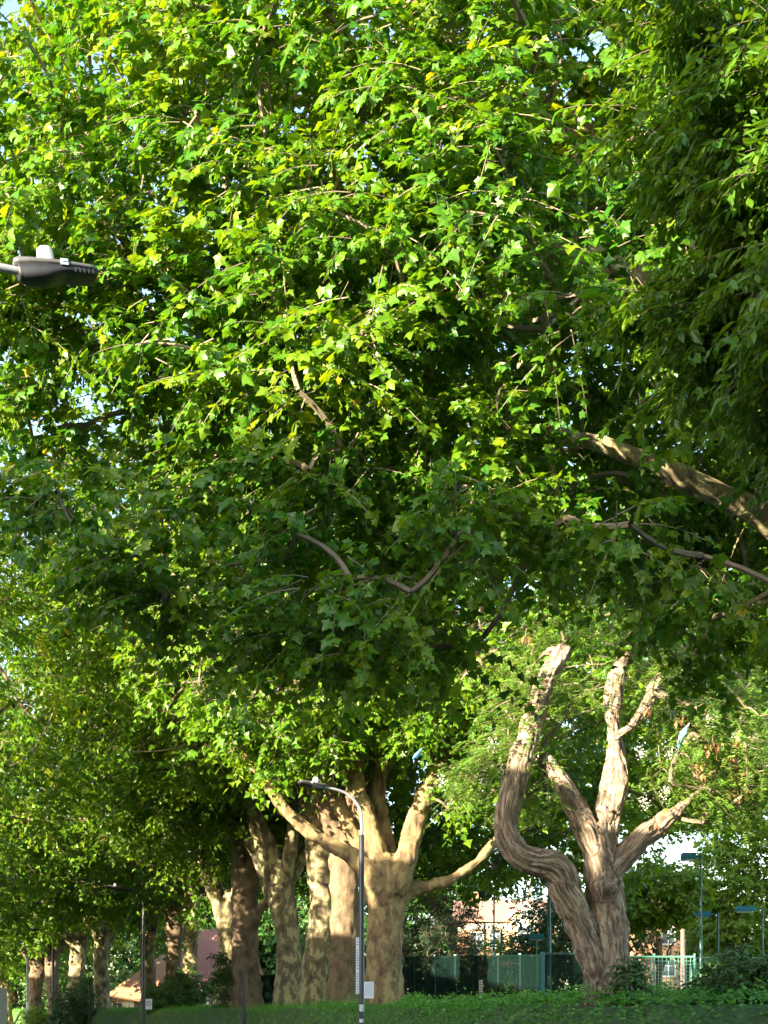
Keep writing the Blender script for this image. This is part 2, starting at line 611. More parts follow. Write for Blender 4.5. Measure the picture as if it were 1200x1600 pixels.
def ellipsoid(n, centre, rad, zmin=None, inner=0.35, test=None, mind=0.0):
    out = []
    cnt = 0
    centre = np.array(centre, float)
    rad = np.array(rad, float)
    for _ in range(60):
        d = rdir(n * 2)
        r = (inner ** 3 + (1 - inner ** 3) * RNG.uniform(0, 1, n * 2)) ** (1 / 3)
        lump = 0.82 + 0.36 * vnoise(d * 2.2 + centre)
        p = centre + d * rad * (r * lump)[:, None]
        ok = vnoise(p * 0.33 + 11) > (0.36 if rad[2] > 7 else 0)
        if zmin is not None:
            ok &= p[:, 2] > zmin
        if test is not None:
            ok &= test(p)
        p = p[ok]
        out.append(p)
        cnt += len(p)
        if cnt >= n * 3:
            break
    p = np.vstack(out)
    if mind > 0:
        keep = []
        arr = np.empty((n, 3))
        m = 0
        for q in p:
            if m == 0 or np.min(np.sum((arr[:m] - q) ** 2, 1)) > mind * mind:
                arr[m] = q
                m += 1
                if m >= n:
                    break
        return arr[:m]
    return p[:n]


def auto_limbs(base, r, fork, top, spread, n, lean=(0, 0), seed=0):
    g = np.random.default_rng(seed)
    b = np.array(base, float)
    f = b + np.array([lean[0], lean[1], fork])
    lines = [([b + [0, 0, -0.5], b + [0, 0, 0.5], b * 0.5 + f * 0.5 + np.array([g.normal(), g.normal(), 0]) * r * 0.3, f, f + [lean[0] * 0.4, lean[1] * 0.4, 1.2]], [r * 1.35, r * 1.12, r * 0.96, r * 1.05, r * 0.7])]
    a0 = g.uniform(0, 6.28)
    for i in range(n):
        a = a0 + i * 6.283 / n + g.uniform(-0.4, 0.4)
        st = f + np.array([math.cos(a), math.sin(a), 0]) * r * 0.3 + [0, 0, g.uniform(-0.5, 0.5)]
        L = (top - fork) * g.uniform(0.7, 1.0)
        e = spread * g.uniform(0.5, 1.1)
        pts = [st - [0, 0, 0.6]]
        rad = [r * 0.6]
        for t in (0.12, 0.3, 0.5, 0.75, 1.0):
            q = st + np.array([math.cos(a), math.sin(a), 0]) * e * (t ** 0.8) + np.array([0, 0, L * t ** 1.15]) + g.normal(size=3) * 0.35 * t
            pts.append(q)
            rad.append(r * (0.52 * (1 - t) + 0.10))
        lines.append((pts, rad))
    return lines


def plane_tree(label, base, r, lines, C, centre, seed, bark, leaf=LEAF_R, furrow=None, group=None, crad=1.0, nt=9, nl=7, lsize=0.25, near=False, voxel=0.07, name='plane_tree', cat='tree', shape=None, tri=None):
    root = empty(name, label, cat, base, 0, group)
    me, SK = limbs_mesh('trunk', lines, voxel, furrow=furrow, seed=seed, lump=(0.06 if bark is BARK_T else 0.12 * min(0.7, r)) if not near else 0.03, flute=0.05)
    mb = MB()
    hi = SK[SK[:, 2] > base[2] + 2.5]
    pts, rad = link_clusters(C, hi, 0.035 if near else None, np.array(base) + [0, 0, 5])
    v, q = tubes(pts, rad, 5 if near else 4)
    mb.add(v, quads=q, mat=1)
    foliage(mb, C, np.array(centre, float), crad, nt, nl, lsize, PALM if near else (STAR if shape is None else shape), PALM_T if near else (STAR_T if tri is None else tri))
    if near:
        nb = 110
        c = C[RNG.integers(0, len(C), nb)] + RNG.normal(size=(nb, 3)) * 0.35
        th = np.linspace(0, math.pi, 6)
        for q in c:
            st = q + [0, 0, 0.14]
            mb.tube(np.array([st, q + [0.005, 0, 0.07], q]), 0.003, 3, 1, False)
            mb.tube(np.stack([q[0] + 0 * th, q[1] + 0 * th, q[2] - 0.018 * np.cos(th)], 1), 0.018 * np.sin(th) + 0.0005, 8, 2, False)
    finish_tree(root, base, me, bark, mb, [leaf, TWIG, BALL] if near else [leaf, TWIG])
    return root


# =================================================================== SETTING
def build_ground():
    ns = np.concatenate([np.linspace(-150, -20, 8), np.linspace(-15, 13, 12), np.linspace(13.4, 15.6, 12), np.linspace(16.2, 40, 14), np.linspace(50, 300, 10)])
    ss = np.concatenate([np.linspace(-150, -20, 8), np.linspace(-10, 140, 76), np.linspace(160, 700, 10)])
    A, B = np.meshgrid(ns, ss, indexing='ij')
    X = nv[0] * A + dv[0] * B
    Y = nv[1] * A + dv[1] * B
    Z = terrain(X, Y) + (vnoise(np.stack([X.ravel() * 0.5, Y.ravel() * 0.5, X.ravel() * 0], 1)).reshape(X.shape) - 0.5) * 0.12 * np.clip((A - 13.4) / 2, 0, 1)
    v = np.stack([X, Y, Z], -1).reshape(-1, 3)
    I = np.arange(len(v)).reshape(A.shape)
    q = np.stack([I[:-1, :-1], I[1:, :-1], I[1:, 1:], I[:-1, 1:]], -1).reshape(-1, 4)
    mb = MB()
    mb.add(v, quads=q)
    m = plain('ground_grass', (0.05, 0.09, 0.025), 0.95, var=0.35, scale=2.0, bump=0.6)
    tag(mb.build('ground', m, smooth=True), None, None, kind='structure')


build_ground()


def strip(name, n0, n1, z0, z1, m):
    mb = MB()
    a, b, c, d = NS(n0, -60, z0), NS(n1, -60, z0), NS(n1, 180, z0), NS(n0, 180, z0)
    v = np.vstack([a, b, c, d, a + [0, 0, z1 - z0], b + [0, 0, z1 - z0], c + [0, 0, z1 - z0], d + [0, 0, z1 - z0]])
    mb.add(v, quads=[[0, 3, 2, 1], [4, 5, 6, 7], [0, 1, 5, 4], [1, 2, 6, 5], [2, 3, 7, 6], [3, 0, 4, 7]])
    tag(mb.build(name, m), None, None, kind='structure')


strip('road', 1.0, 11.7, -0.02, 0.0, plain('asphalt', (0.05, 0.05, 0.052), 0.9, var=0.2, scale=30, bump=0.4))
strip('pavement', 11.85, 13.45, -0.02, 0.125, plain('paving', (0.28, 0.27, 0.25), 0.85, scale=3))
strip('pavement', -3.0, 0.85, -0.02, 0.125, plain('paving_b', (0.28, 0.27, 0.25), 0.85, scale=3))
strip('kerb', 11.7, 11.85, -0.02, 0.12, plain('kerb_stone', (0.35, 0.34, 0.32), 0.85))
strip('kerb', 0.85, 1.0, -0.02, 0.12, plain('kerb_stone_b', (0.35, 0.34, 0.32), 0.85))


def cover():
    # leafy ground cover on the bank and verge (right), grass further along (left)
    mb = MB()
    n = 90000
    s = RNG.uniform(6, 62, n)
    nn = RNG.uniform(13.5, 21, n)
    x, y = nv[0] * nn + dv[0] * s, nv[1] * nn + dv[1] * s
    px = 600 + F * x / y
    lim = np.interp(px, [450, 640, 800], [0.0, 0.75, 1.0])
    ok = (px < 1320) & (px > 440) & (RNG.uniform(0, 1, n) < lim) & (y > 8)
    x, y = x[ok], y[ok]
    hgt = 0.5 * vnoise(np.stack([x * 1.1, y * 1.1, x * 0], 1)) ** 2 + 0.06 + 0.25 * (RNG.uniform(0, 1, len(x)) > 0.97) + np.clip(x - 2, 0, 4) * 0.02
    z = terrain(x, y) + hgt * RNG.uniform(0.15, 1.0, len(x)) ** 0.6
    k = len(x)
    ax = rdir(k) * np.array([1, 1, 0.35])
    nm = np.array([-0.3, -0.5, 0.8]) + rdir(k) * 0.7
    add_leaves(mb, np.stack([x, y, z], 1), ax, nm, RNG.uniform(0.06, 0.14, k), OVAL, OVAL_T, RNG.uniform(0, 1, k))
    # a few tiny white flowers
    k2 = 120
    i = RNG.integers(0, k, k2)
    tag(mb.build('ground_cover', [LEAF_GC]), None, None, kind='stuff')
    mb = MB()
    n = 120000
    s = RNG.uniform(25, 150, n)
    nn = RNG.uniform(13.5, 20, n)
    x, y = nv[0] * nn + dv[0] * s, nv[1] * nn + dv[1] * s
    px = 600 + F * x / y
    ok = (px < 760) & (px > -60)
    x, y = x[ok], y[ok]
    k = len(x)
    h = RNG.uniform(0.10, 0.30, k) * (0.5 + 1.2 * vnoise(np.stack([x * 0.7, y * 0.7, x * 0], 1)) ** 2 + 1.3 * (RNG.uniform(0, 1, k) > 0.985))
    b = np.stack([x, y, terrain(x, y) - 0.05], 1)
    a = RNG.uniform(0, 6.28, k)
    w = np.stack([np.cos(a), np.sin(a), a * 0], 1) * 0.012
    tip = b + np.stack([RNG.normal(0, 0.06, k), RNG.normal(0, 0.06, k), h], 1)
    v = np.stack([b - w, b + w, tip], 1).reshape(-1, 3)
    mb.add(v, tris=np.arange(3 * k).reshape(-1, 3), var=np.repeat(RNG.uniform(0, 1, k), 3))
    tag(mb.build('grass', [GRASS]), None, None, kind='stuff')


cover()

def tufts(spec, spread=(0.8, 1.0, 0.55)):
    out = []
    for (px, py, D, n) in spec:
        out.append(P(px, py, D) + RNG.normal(size=(n, 3)) * np.array(spread))
    return np.vstack(out)


# =================================================================== NEAR PLANE TREE (fills the upper picture)
LIMB_VIEW = np.array([P(x, y, d) for x, y, d in [(1200, 815, 15.5), (1170, 795, 15.4), (1130, 775, 15.2), (1090, 757, 15.0), (1050, 740, 14.8), (1020, 725, 14.7), (985, 712, 14.6)]])


def clear_of_limb(p):
    """the big limb hangs in a gap of the foliage"""
    ok = np.ones(len(p), bool)
    for q in LIMB_VIEW:
        d = np.array([0, 0, EYE]) - q
        d = d / np.linalg.norm(d)
        rel = p - q
        t = np.clip(rel @ d, 0, 8)
        ok &= np.linalg.norm(rel - t[:, None] * d, axis=1) > 0.52
    for q in LIMB_VIEW[2:6]:
        rel = p - q
        d = np.array([-0.719, -0.663, 0.208])
        t = np.clip(rel @ d, 0, 14)
        ok &= np.linalg.norm(rel - t[:, None] * d, axis=1) > 0.5
    return ok


def near_plane():
    b = np.array([10.6, 16.6, 0.0])
    b[2] = terrain(b[0], b[1])
    base = tuple(b)
    fork = b + [0, 0, 3.3]
    lines = [([b - [0, 0, 0.5], b + [0, 0, 0.6], b + [0, 0, 2.2], fork, fork + [-0.2, 0, 2.0], fork + [-0.6, -0.2, 6], fork + [-1.2, -0.4, 11], fork + [-1.5, 0, 15]],
              [0.95, 0.78, 0.68, 0.7, 0.5, 0.36, 0.22, 0.08])]
    # the long limb seen at the right edge
    lines.append(([fork - [0, 0, 0.4], P(1330, 900, 16.2), P(1235, 845, 15.8), P(1170, 795, 15.4), P(1090, 757, 15.0), P(1020, 725, 14.7), P(940, 695, 14.5), P(880, 680, 14.3), P(830, 672, 14.2), P(740, 640, 14.2), P(650, 560, 14.3), P(560, 480, 14.6), P(460, 420, 15)],
                  [0.32, 0.24, 0.17, 0.14, 0.128, 0.118, 0.108, 0.10, 0.09, 0.08, 0.06, 0.045, 0.025]))
    # thin hanging branch crossing below it
    lines.append(([P(1230, 770, 14.9), P(1180, 800, 14.8), P(1150, 850, 14.7), P(1128, 910, 14.6), P(1115, 965, 14.5), P(1085, 1020, 14.4), P(1060, 1050, 14.3)],
                  [0.07, 0.05, 0.04, 0.036, 0.032, 0.024, 0.015]))
    # further limbs inside the crown
    for pts, r0 in [
        ([P(1250, 640, 17), P(1100, 520, 17), P(1000, 430, 16.6), P(860, 390, 16.4), P(700, 330, 16.2), P(520, 300, 16), P(300, 250, 16), P(100, 200, 16)], 0.2),
        ([P(1240, 420, 17.5), P(1080, 350, 17.5), P(960, 240, 17.5), P(800, 150, 17.5), P(560, 180, 17.5), P(380, 120, 17.4), P(200, 60, 17.3)], 0.17),
        ([P(1240, 250, 18), P(1060, 110, 18), P(960, 40, 18), P(800, -60, 18), P(600, -120, 18)], 0.14),
        ([P(1000, 440, 16), P(900, 470, 14.4), P(820, 560, 13), P(760, 640, 12.4)], 0.05),
        ([P(500, 300, 16), P(360, 340, 15), P(220, 420, 14.4), P(90, 480, 14)], 0.06),
    ]:
        lines.append(([fork + [-0.3, 0, RNG.uniform(0.5, 6)]] + pts, list(np.linspace(r0 * 1.5, 0.02, len(pts) + 1))))
    low_x = (np.array([-300, -100, 0, 60, 130, 250, 300, 400, 500, 600, 680, 760, 850, 950, 1050, 1120, 1200, 1400]) - 600) * 0.007
    low_z = 1.6 + (1600 - np.array([560, 640, 760, 840, 930, 995, 1020, 1010, 1010, 1010, 970, 870, 840, 850, 890, 910, 950, 960])) * 0.007

    def test(p):
        zl = np.interp(p[:, 0], low_x, low_z) + (p[:, 1] - 14) * 0.36
        yf = np.interp(p[:, 0], [-5, -1.5, 0.5, 3, 4, 6], [13.2, 12.9, 12.2, 12.0, 12.8, 13.3])
        return (vnoise(p * 0.42 + 5) > 0.34) & (p[:, 2] > zl) & (p[:, 1] > yf) & (p[:, 0] > -4.6 - (p[:, 1] - 13) * 0.15) & (p[:, 0] < 9)

    C = ellipsoid(1500, (2.0, 17.0, 11.5), (12.5, 6.6, 11.5), test=test, inner=0.1, mind=0.72)
    # thicker curtain of drooping outer sprays at the front
    C2 = ellipsoid(420, (1.0, 13.4, 8.5), (7.0, 2.0, 4.2), test=test, inner=0.2, mind=0.6)
    C3 = ellipsoid(260, (5.5, 20.5, 10.5), (5.5, 2.2, 6.5), test=lambda p: p[:, 2] > 9.2, inner=0.1, mind=0.75)
    C = np.vstack([C, C2, C3])
    C = C[clear_of_limb(C)]
    C = C[~((C[:, 1] > 16.5) & (C[:, 2] < 13) & (C[:, 0] < 0.6 + (C[:, 1] - 20) * 1.08))]
    C = C[(C[:, 2] > 8.3) | (RNG.uniform(0, 1, len(C)) < 0.55)]
    # last low-hanging sprays
    C = np.vstack([C, tufts([(590, 1010, 14.2, 3), (470, 960, 13.6, 3), (300, 950, 13.8, 3), (700, 970, 14.4, 3), (1120, 940, 15, 4), (1160, 985, 15.4, 3), (640, 985, 14, 3)], (0.35, 0.4, 0.3))])
    root = plane_tree('huge near plane tree with mottled limb at the right, its leafy crown filling the view', base, 0.7, lines, C, (2.5, 19, 11), 3, BARK_N, LEAF_A,
                      crad=0.72, nt=11, nl=16, lsize=0.118, near=True, voxel=0.05)


near_plane()


# =================================================================== LANCE-LEAVED TREE at the right edge, nearest of all
def lance_tree():
    b = np.array([9.6, 9.4, 0.12])
    base = tuple(b)
    f = b + [0, 0, 3.5]
    lines = [([b - [0, 0, 0.4], b + [0, 0, 0.5], b + [0, 0, 2], f, f + [0, 0, 3], f + [-0.3, 0.2, 6]], [0.5, 0.38, 0.32, 0.3, 0.22, 0.1])]
    for (zz, ys, xe) in [(4.6, 0.2, 1.9), (5.4, -0.3, 2.3), (6.3, 0.3, 2.0), (7.3, -0.2, 2.1), (8.3, 0.2, 2.4)]:
        lines.append(([f + [0, 0, zz - 4.2], np.array([7.5, 9.4 + ys, zz + 0.9]), np.array([5.2, 9.4 + ys * 1.5, zz + 1.0]), np.array([3.6, 9.4 + ys * 2, zz + 0.6]), np.array([xe + 0.9, 9.4 + ys * 2, zz])], [0.12, 0.08, 0.055, 0.035, 0.015]))
    C = []
    # drooping layered shelves of foliage
    for (px, py, D, w, h, n) in [(1180, 60, 9.2, 0.85, 0.55, 18), (1130, 170, 9.0, 0.55, 0.3, 9), (1175, 250, 8.8, 0.6, 0.35, 11), (1100, 230, 9.2, 0.4, 0.22, 5), (1040, 235, 9.6, 0.3, 0.12, 3), (1230, 320, 8.8, 0.5, 0.4, 8),
                                 (1080, 410, 9.8, 0.5, 0.14, 5), (1150, 395, 9.4, 0.5, 0.18, 7), (1010, 450, 10.2, 0.35, 0.12, 4), (1190, 470, 9.0, 0.5, 0.2, 8), (1120, 500, 9.6, 0.5, 0.2, 6), (1080, 545, 9.9, 0.35, 0.16, 4), (1180, 580, 9.0, 0.5, 0.25, 9), (1130, 620, 9.4, 0.35, 0.2, 5),
                                 (1190, 670, 9.2, 0.4, 0.22, 6), (1050, 20, 9.8, 0.3, 0.25, 6), (1040, 110, 10, 0.25, 0.2, 5), (1000, 300, 10.2, 0.25, 0.12, 4), (1060, 470, 10.2, 0.4, 0.1, 6), (1140, 440, 10, 0.4, 0.12, 6), (1050, 590, 10.2, 0.3, 0.12, 4), (1210, 740, 9.4, 0.3, 0.2, 4), (1090, 320, 9.8, 0.3, 0.12, 3), (1280, 500, 9.2, 0.6, 1.4, 14), (1280, 150, 9.2, 0.6, 1.2, 20)]:
        c = P(px + 75, py, D)
        C.append(c + RNG.normal(size=(n, 3)) * np.array([w * 0.5, 0.4, h * 0.5]))
    C = np.vstack(C)
    Cb = ellipsoid(90, (8.0, 9.4, 8.5), (4, 3.4, 4.5), test=lambda p: (p[:, 0] > 3.8) & (p[:, 1] > 6.5), inner=0.2, mind=0.6)
    C = np.vstack([C, Cb])
    C = C[clear_of_limb(C)]
    root = empty('ash_tree', 'dark tree with narrow leaves in drooping sprays reaching in at the right edge', 'tree', base)
    me, SK = limbs_mesh('trunk', lines, 0.05, seed=5, lump=0.02)
    mb = MB()
    pts, rad = link_clusters(C, SK[SK[:, 2] > 3], None, b + [0, 0, 5])
    v, q = tubes(pts, np.minimum(rad, 0.05), 5)
    mb.add(v, quads=q, mat=1)
    foliage(mb, C, np.array([8.5, 9.6, 6.5]), 0.38, 19, 16, 0.10, LANCE, LANCE_T, tw=0.003, droop=0.32, flat=0.25)
    finish_tree(root, base, me, plain('ash_bark', (0.2, 0.17, 0.13), 0.9, var=0.3, scale=6, bump=0.8), mb, [LEAF_B, TWIG_D])


lance_tree()


# =================================================================== ROBINIA with twisted stump-like limbs
def robinia():
    D = 30.0
    u = D / F
    b = P(946, 1572, D)
    b[2] = terrain(b[0], b[1])
    base = tuple(b)

    def L(rows, dd=0.0):
        pts = [P(r[0], r[1], D + dd + (r[3] if len(r) > 3 else 0)) for r in rows]
        return pts, [r[2] * u / 2 for r in rows]
    lines = [
        L([(948, 1605, 96), (948, 1570, 80), (949, 1520, 70), (949, 1470, 67), (946, 1420, 61), (942, 1375, 58), (938, 1335, 55), (936, 1300, 46), (934, 1285, 34)]),
        L([(946, 1575, 36), (938, 1530, 48, -0.1), (917, 1472, 46, -0.2), (899, 1428, 46, -0.25), (884, 1394, 48, -0.3), (875, 1366, 49, -0.35), (857, 1351, 47, -0.4), (834, 1346, 43, -0.5), (811, 1336, 40, -0.55), (795, 1314, 38, -0.6), (789, 1284, 36, -0.6), (795, 1250, 36, -0.6), (806, 1215, 37, -0.5), (822, 1160, 33, -0.4), (838, 1110, 30, -0.3), (855, 1060, 29, -0.2), (872, 1030, 27, -0.1), (882, 1012, 24)]),
        L([(930, 1330, 36), (915, 1295, 38), (898, 1260, 32), (878, 1225, 27), (858, 1196, 23), (846, 1184, 19)], -0.1),
        L([(942, 1320, 40), (948, 1280, 44), (955, 1240, 40), (962, 1200, 36), (963, 1165, 27), (960, 1140, 20), (957, 1100, 26), (963, 1065, 30), (975, 1030, 20), (992, 995, 20), (1000, 960, 15), (1010, 900, 8)], 0.1),
        L([(960, 1270, 20), (970, 1225, 22), (968, 1190, 16), (962, 1160, 10)], -0.25),
        L([(946, 1365, 34), (968, 1345, 36), (990, 1325, 35), (1012, 1303, 33), (1035, 1285, 29), (1050, 1272, 24)], -0.1),
        L([(962, 1152, 10), (985, 1135, 13), (1008, 1105, 17), (1022, 1075, 17), (1040, 1045, 15), (1075, 1010, 9), (1120, 980, 5)], -0.2),
        L([(944, 1405, 30), (946, 1386, 34, -0.33), (950, 1368, 26)], -0.1),
        # thin living branches carrying the foliage
        L([(1046, 1278, 18), (1075, 1250, 8), (1110, 1215, 6), (1150, 1180, 4), (1190, 1150, 3)], -0.1),
        L([(1020, 1080, 12), (1070, 1100, 6), (1120, 1120, 4), (1180, 1130, 3)], -0.4),
        L([(848, 1188, 16), (825, 1180, 6), (790, 1170, 4), (750, 1180, 3)], 0.3),
        L([(880, 1018, 18), (850, 1020, 7), (820, 1060, 4), (790, 1110, 3)], 0.5),
    ]
    me, SK = limbs_mesh('trunk', lines, 0.032, furrow=(0.06, 0.08, 0.22), seed=11, lump=0.035, flute=0.08)
    root = empty('robinia_tree', 'old tree with twisted furrowed trunk and broken pale limbs standing on the verge', 'tree', base)
    C = []
    spec = [(1080, 1150, 40, 26), (1130, 1190, 45, 30), (1175, 1160, 40, 26), (1100, 1235, 40, 26), (1045, 1215, 30, 14), (1150, 1095, 45, 18), (1065, 1085, 35, 16), (1190, 1225, 40, 22), (1005, 1085, 25, 8), (1030, 1035, 35, 10), (1130, 1265, 30, 10),
            (790, 1180, 35, 20), (755, 1205, 30, 14), (820, 1245, 25, 10), (800, 1110, 40, 16), (840, 1065, 35, 12), (735, 1235, 25, 8), (900, 1120, 40, 12), (860, 990, 50, 12), (1000, 1000, 45, 12), (1080, 1020, 40, 12)]
    for (px, py, sg, n) in spec:
        c = P(px, py, D + 0.6)
        C.append(c + RNG.normal(size=(n, 3)) * np.array([sg * u * 0.6, 1.0, sg * u * 0.5]))
    C = np.vstack(C)
    mb = MB()
    pts, rad = link_clusters(C, SK[SK[:, 2] > 7.0], None, b + [0, 0, 4])
    v, q = tubes(pts, np.minimum(rad, 0.05), 5)
    mb.add(v, quads=q, mat=1)
    # pinnate leaves
    nt = 21
    k = len(C) * nt
    bs = np.repeat(C, nt, 0) + RNG.normal(size=(k, 3)) * 0.22
    d = rdir(k) + norm(np.repeat(C, nt, 0) - (b + [0, 0, 7])) * 0.5
    d[:, 2] = d[:, 2] * 0.4 - 0.15
    d = norm(d)
    Ln = RNG.uniform(0.22, 0.36, k)
    nlf = 13
    tt = np.repeat(np.linspace(0.15, 1, 7), 2)[:nlf]
    pos = bs[:, None] + d[:, None] * (Ln[:, None] * tt[None])[..., None]
    pos[..., 2] -= 0.25 * Ln[:, None] * tt[None] ** 2
    side = norm(np.cross(d, [0, 0, 1.0]))
    sg = np.where(np.arange(nlf) % 2 == 0, 1.0, -1.0)
    ax = side[:, None] * sg[None, :, None] + 0.35 * d[:, None]
    ax = ax.reshape(-1, 3) + rdir(k * nlf) * 0.2
    nm = np.array([-0.15, -0.35, 0.85]) + np.repeat(rdir(k), nlf, 0) * 0.5 + rdir(k * nlf) * 0.25
    var = np.clip(np.repeat(RNG.normal(0.5, 0.2, k), nlf) + RNG.normal(0, 0.1, k * nlf), 0, 1)
    add_leaves(mb, pos.reshape(-1, 3), ax, nm, RNG.uniform(0.06, 0.09, k * nlf), OVAL, OVAL_T, var, 0)
    t = np.linspace(0, 1, 3)
    rp = bs[:, None] + d[:, None] * (Ln[:, None] * t[None])[..., None]
    rp[..., 2] -= 0.25 * Ln[:, None] * t[None] ** 2
    v, q = tubes(rp, np.full((k, 3), 0.003), 3)
    mb.add(v, quads=q, mat=1)
    finish_tree(root, base, me, BARK_ROB, mb, [LEAF_ROB, TWIG])
    # hanging clusters of dry pods and white racemes, each a part
    for (px, py, n, hh) in [(1147, 1255, 26, 0.5), (1168, 1250, 20, 0.42), (1152, 1215, 18, 0.4), (1168, 1218, 10, 0.3), (1112, 1178, 16, 0.4), (1136, 1195, 14, 0.35), (1100, 1222, 14, 0.3), (1150, 1170, 12, 0.3), (1012, 1122, 10, 0.22), (1020, 1300, 8, 0.22), (1066, 1135, 10, 0.25), (820, 1010, 10, 0.3), (1045, 1000, 9, 0.25), (1090, 1205, 12, 0.3)]:
        c = P(px, py - 12, D - 0.5 + RNG.uniform(-0.3, 0.2)) - b
        pb = MB()
        pos = c + RNG.normal(size=(n, 3)) * np.array([0.10, 0.08, hh * 0.25])
        ax = np.array([0, 0, -1.0]) + rdir(n) * 0.35
        add_leaves(pb, pos, ax, rdir(n), RNG.uniform(0.10, 0.2, n), OVAL * [0.9, 1, 1], OVAL_T, RNG.uniform(0, 1, n), 0)
        pb.tube(np.array([c + [0.05, 0.1, hh * 0.9], c + [0.02, 0, hh * 0.4], c]), [0.012, 0.009, 0.005], 5, 1)
        pb.build('seed_pod_cluster', [POD, TWIG], root)
    for (px, py) in [(1046, 1181), (1040, 1243), (1005, 1258), (785, 1215), (770, 1165), (1150, 1158), (1178, 1160), (1190, 1195), (1078, 1158), (755, 1222), (690, 1225), (830, 1190), (1000, 1178), (1110, 1130)]:
        n = 70
        c = P(px, py - 5, D - 0.45) - b
        pb = MB()
        pos = c + RNG.normal(size=(n, 3)) * np.array([0.07, 0.06, 0.10])
        add_leaves(pb, pos, rdir(n) + [0, 0, -0.4], rdir(n), RNG.uniform(0.025, 0.045, n), OVAL * [1.6, 1, 1], OVAL_T, RNG.uniform(0, 1, n), 0)
        pb.build('blossom', [BLOSSOM], root)
    return root


robinia()


# =================================================================== THE ROW OF PLANE TREES
def crown_for(base, c_off, rad, n, zlow, mind=0.95, extra=None, inner=0.45):
    centre = np.array(base) + np.array(c_off)
    C = ellipsoid(n, centre, rad, zmin=base[2] + zlow, inner=inner, mind=mind)
    if extra is not None:
        C = np.vstack([C, extra])
    return C, centre


ROW = 'plane trees in the row along the road'


def tree1():
    D = 42.0
    u = D / F
    b = P(602, 1578, D)
    b[2] = terrain(b[0], b[1])

    def L(rows, dd=0.0):
        return [P(r[0], r[1], D + (r[3] if len(r) > 3 else 0) + dd) for r in rows], [r[2] * u / 2 for r in rows]
    lines = [
        L([(600, 1600, 78), (600, 1570, 66), (600, 1520, 58), (601, 1460, 55), (602, 1420, 58), (602, 1392, 74), (600, 1365, 64), (598, 1335, 40)]),
        L([(598, 1392, 40), (575, 1362, 36), (550, 1338, 27), (520, 1322, 23), (488, 1303, 21), (458, 1278, 20), (432, 1248, 18), (405, 1208, 15), (375, 1175, 11), (340, 1150, 7)], -0.4),
        L([(592, 1385, 36), (572, 1345, 30), (557, 1310, 27), (538, 1275, 25), (520, 1240, 23), (505, 1200, 18), (480, 1140, 12), (460, 1060, 7)], 0.3),
        L([(596, 1380, 46), (588, 1340, 40), (580, 1300, 33), (566, 1258, 29), (556, 1215, 26), (545, 1160, 18), (530, 1080, 12), (520, 980, 6)], -0.1),
        L([(604, 1370, 40), (602, 1320, 32), (594, 1270, 26), (593, 1220, 22), (600, 1160, 17), (610, 1060, 11), (600, 950, 6)], 0.5),
        L([(612, 1395, 44), (628, 1360, 38), (640, 1318, 33), (648, 1280, 31), (662, 1248, 28), (680, 1215, 22), (710, 1150, 14), (740, 1060, 8)], -0.3),
        L([(618, 1405, 40), (640, 1388, 30), (672, 1384, 18), (705, 1374, 16), (738, 1352, 15), (762, 1328, 13), (778, 1300, 12), (800, 1265, 9), (840, 1220, 6)], 0.1),
    ]
    ex = tufts([(510, 1120, 41, 14), (560, 1090, 40.5, 12), (480, 1140, 40, 8), (620, 1110, 41, 12), (690, 1140, 41, 12), (730, 1190, 41, 10), (660, 1090, 41, 12), (765, 1235, 42, 8), (520, 1060, 41, 10), (580, 1050, 40, 10), (700, 1090, 40, 10), (440, 1170, 41, 6), (390, 1130, 40, 8), (380, 1090, 40, 10), (785, 1140, 42, 10)], (0.7, 0.8, 0.45))
    C, ce = crown_for(b, (0, 0, 13.5), (10, 8, 7), 320, 10.0, extra=ex)
    plane_tree('tan plane tree forking low, just right of the black notice plate lamp', tuple(b), 0.6, lines, C, ce, 21, BARK_T, group=ROW, crad=0.85, nt=9, nl=8, voxel=0.04, furrow=(0.022, 0.13, 0.06))


tree1()

row = [
    # px, D, width px, bark, fork h, lean, label
    (537, 50, 50, 'RB', 7.0, (0, 0), 'russet plane tree trunk just left of the lamp post with the notice plate', 0),
    (489, 52, 46, 'O', 8.5, (0.1, 0), 'dark plane tree trunk standing second left of the lamp post with the notice plate', 1),
    (448, 56, 44, 'O', 5.6, (-0.4, 0), 'plane tree with sunlit cream patches and curved fork, between two dark trunks', 2),
    (386, 60, 46, 'RB', 8.0, (0, 0), 'dark thick plane tree trunk beside the leaning black post', 3),
    (350, 66, 36, 'O', 5.0, (0.2, 0), 'plane tree with a bright sunlit bulge low on its trunk', 4),
    (298, 74, 27, 'O', 7.0, (0, 0), 'dappled plane tree left of the red tiled roof', 5),
    (268, 77, 28, 'RB', 6.5, (0.1, 0), 'dark plane tree right of the orange lodge roof edge', 6),
    (233, 82, 26, 'T', 6.2, (-0.2, 0), 'pale plane tree right behind the post with the turning sign', 7),
    (160, 90, 26, 'O', 5.0, (0, 0), 'shaded plane tree left of the orange roofed lodge', 8),
    (118, 96, 28, 'O', 5.5, (0.3, 0), 'plane tree with golden limbs behind the dark shrubs', 9),
    (88, 104, 24, 'RB', 5.0, (-0.3, 0), 'brown plane tree behind the black post with a small square sign', 10),
    (56, 110, 26, 'RB', 5.0, (0.3, 0), 'leaning reddish plane tree by the grey lamp post', 11),
    (10, 122, 26, 'O', 6.0, (0, 0), 'farthest plane tree of the row at the left edge', 12),
]
BK = {'T': BARK_T, 'O': BARK_O, 'RB': BARK_RB}
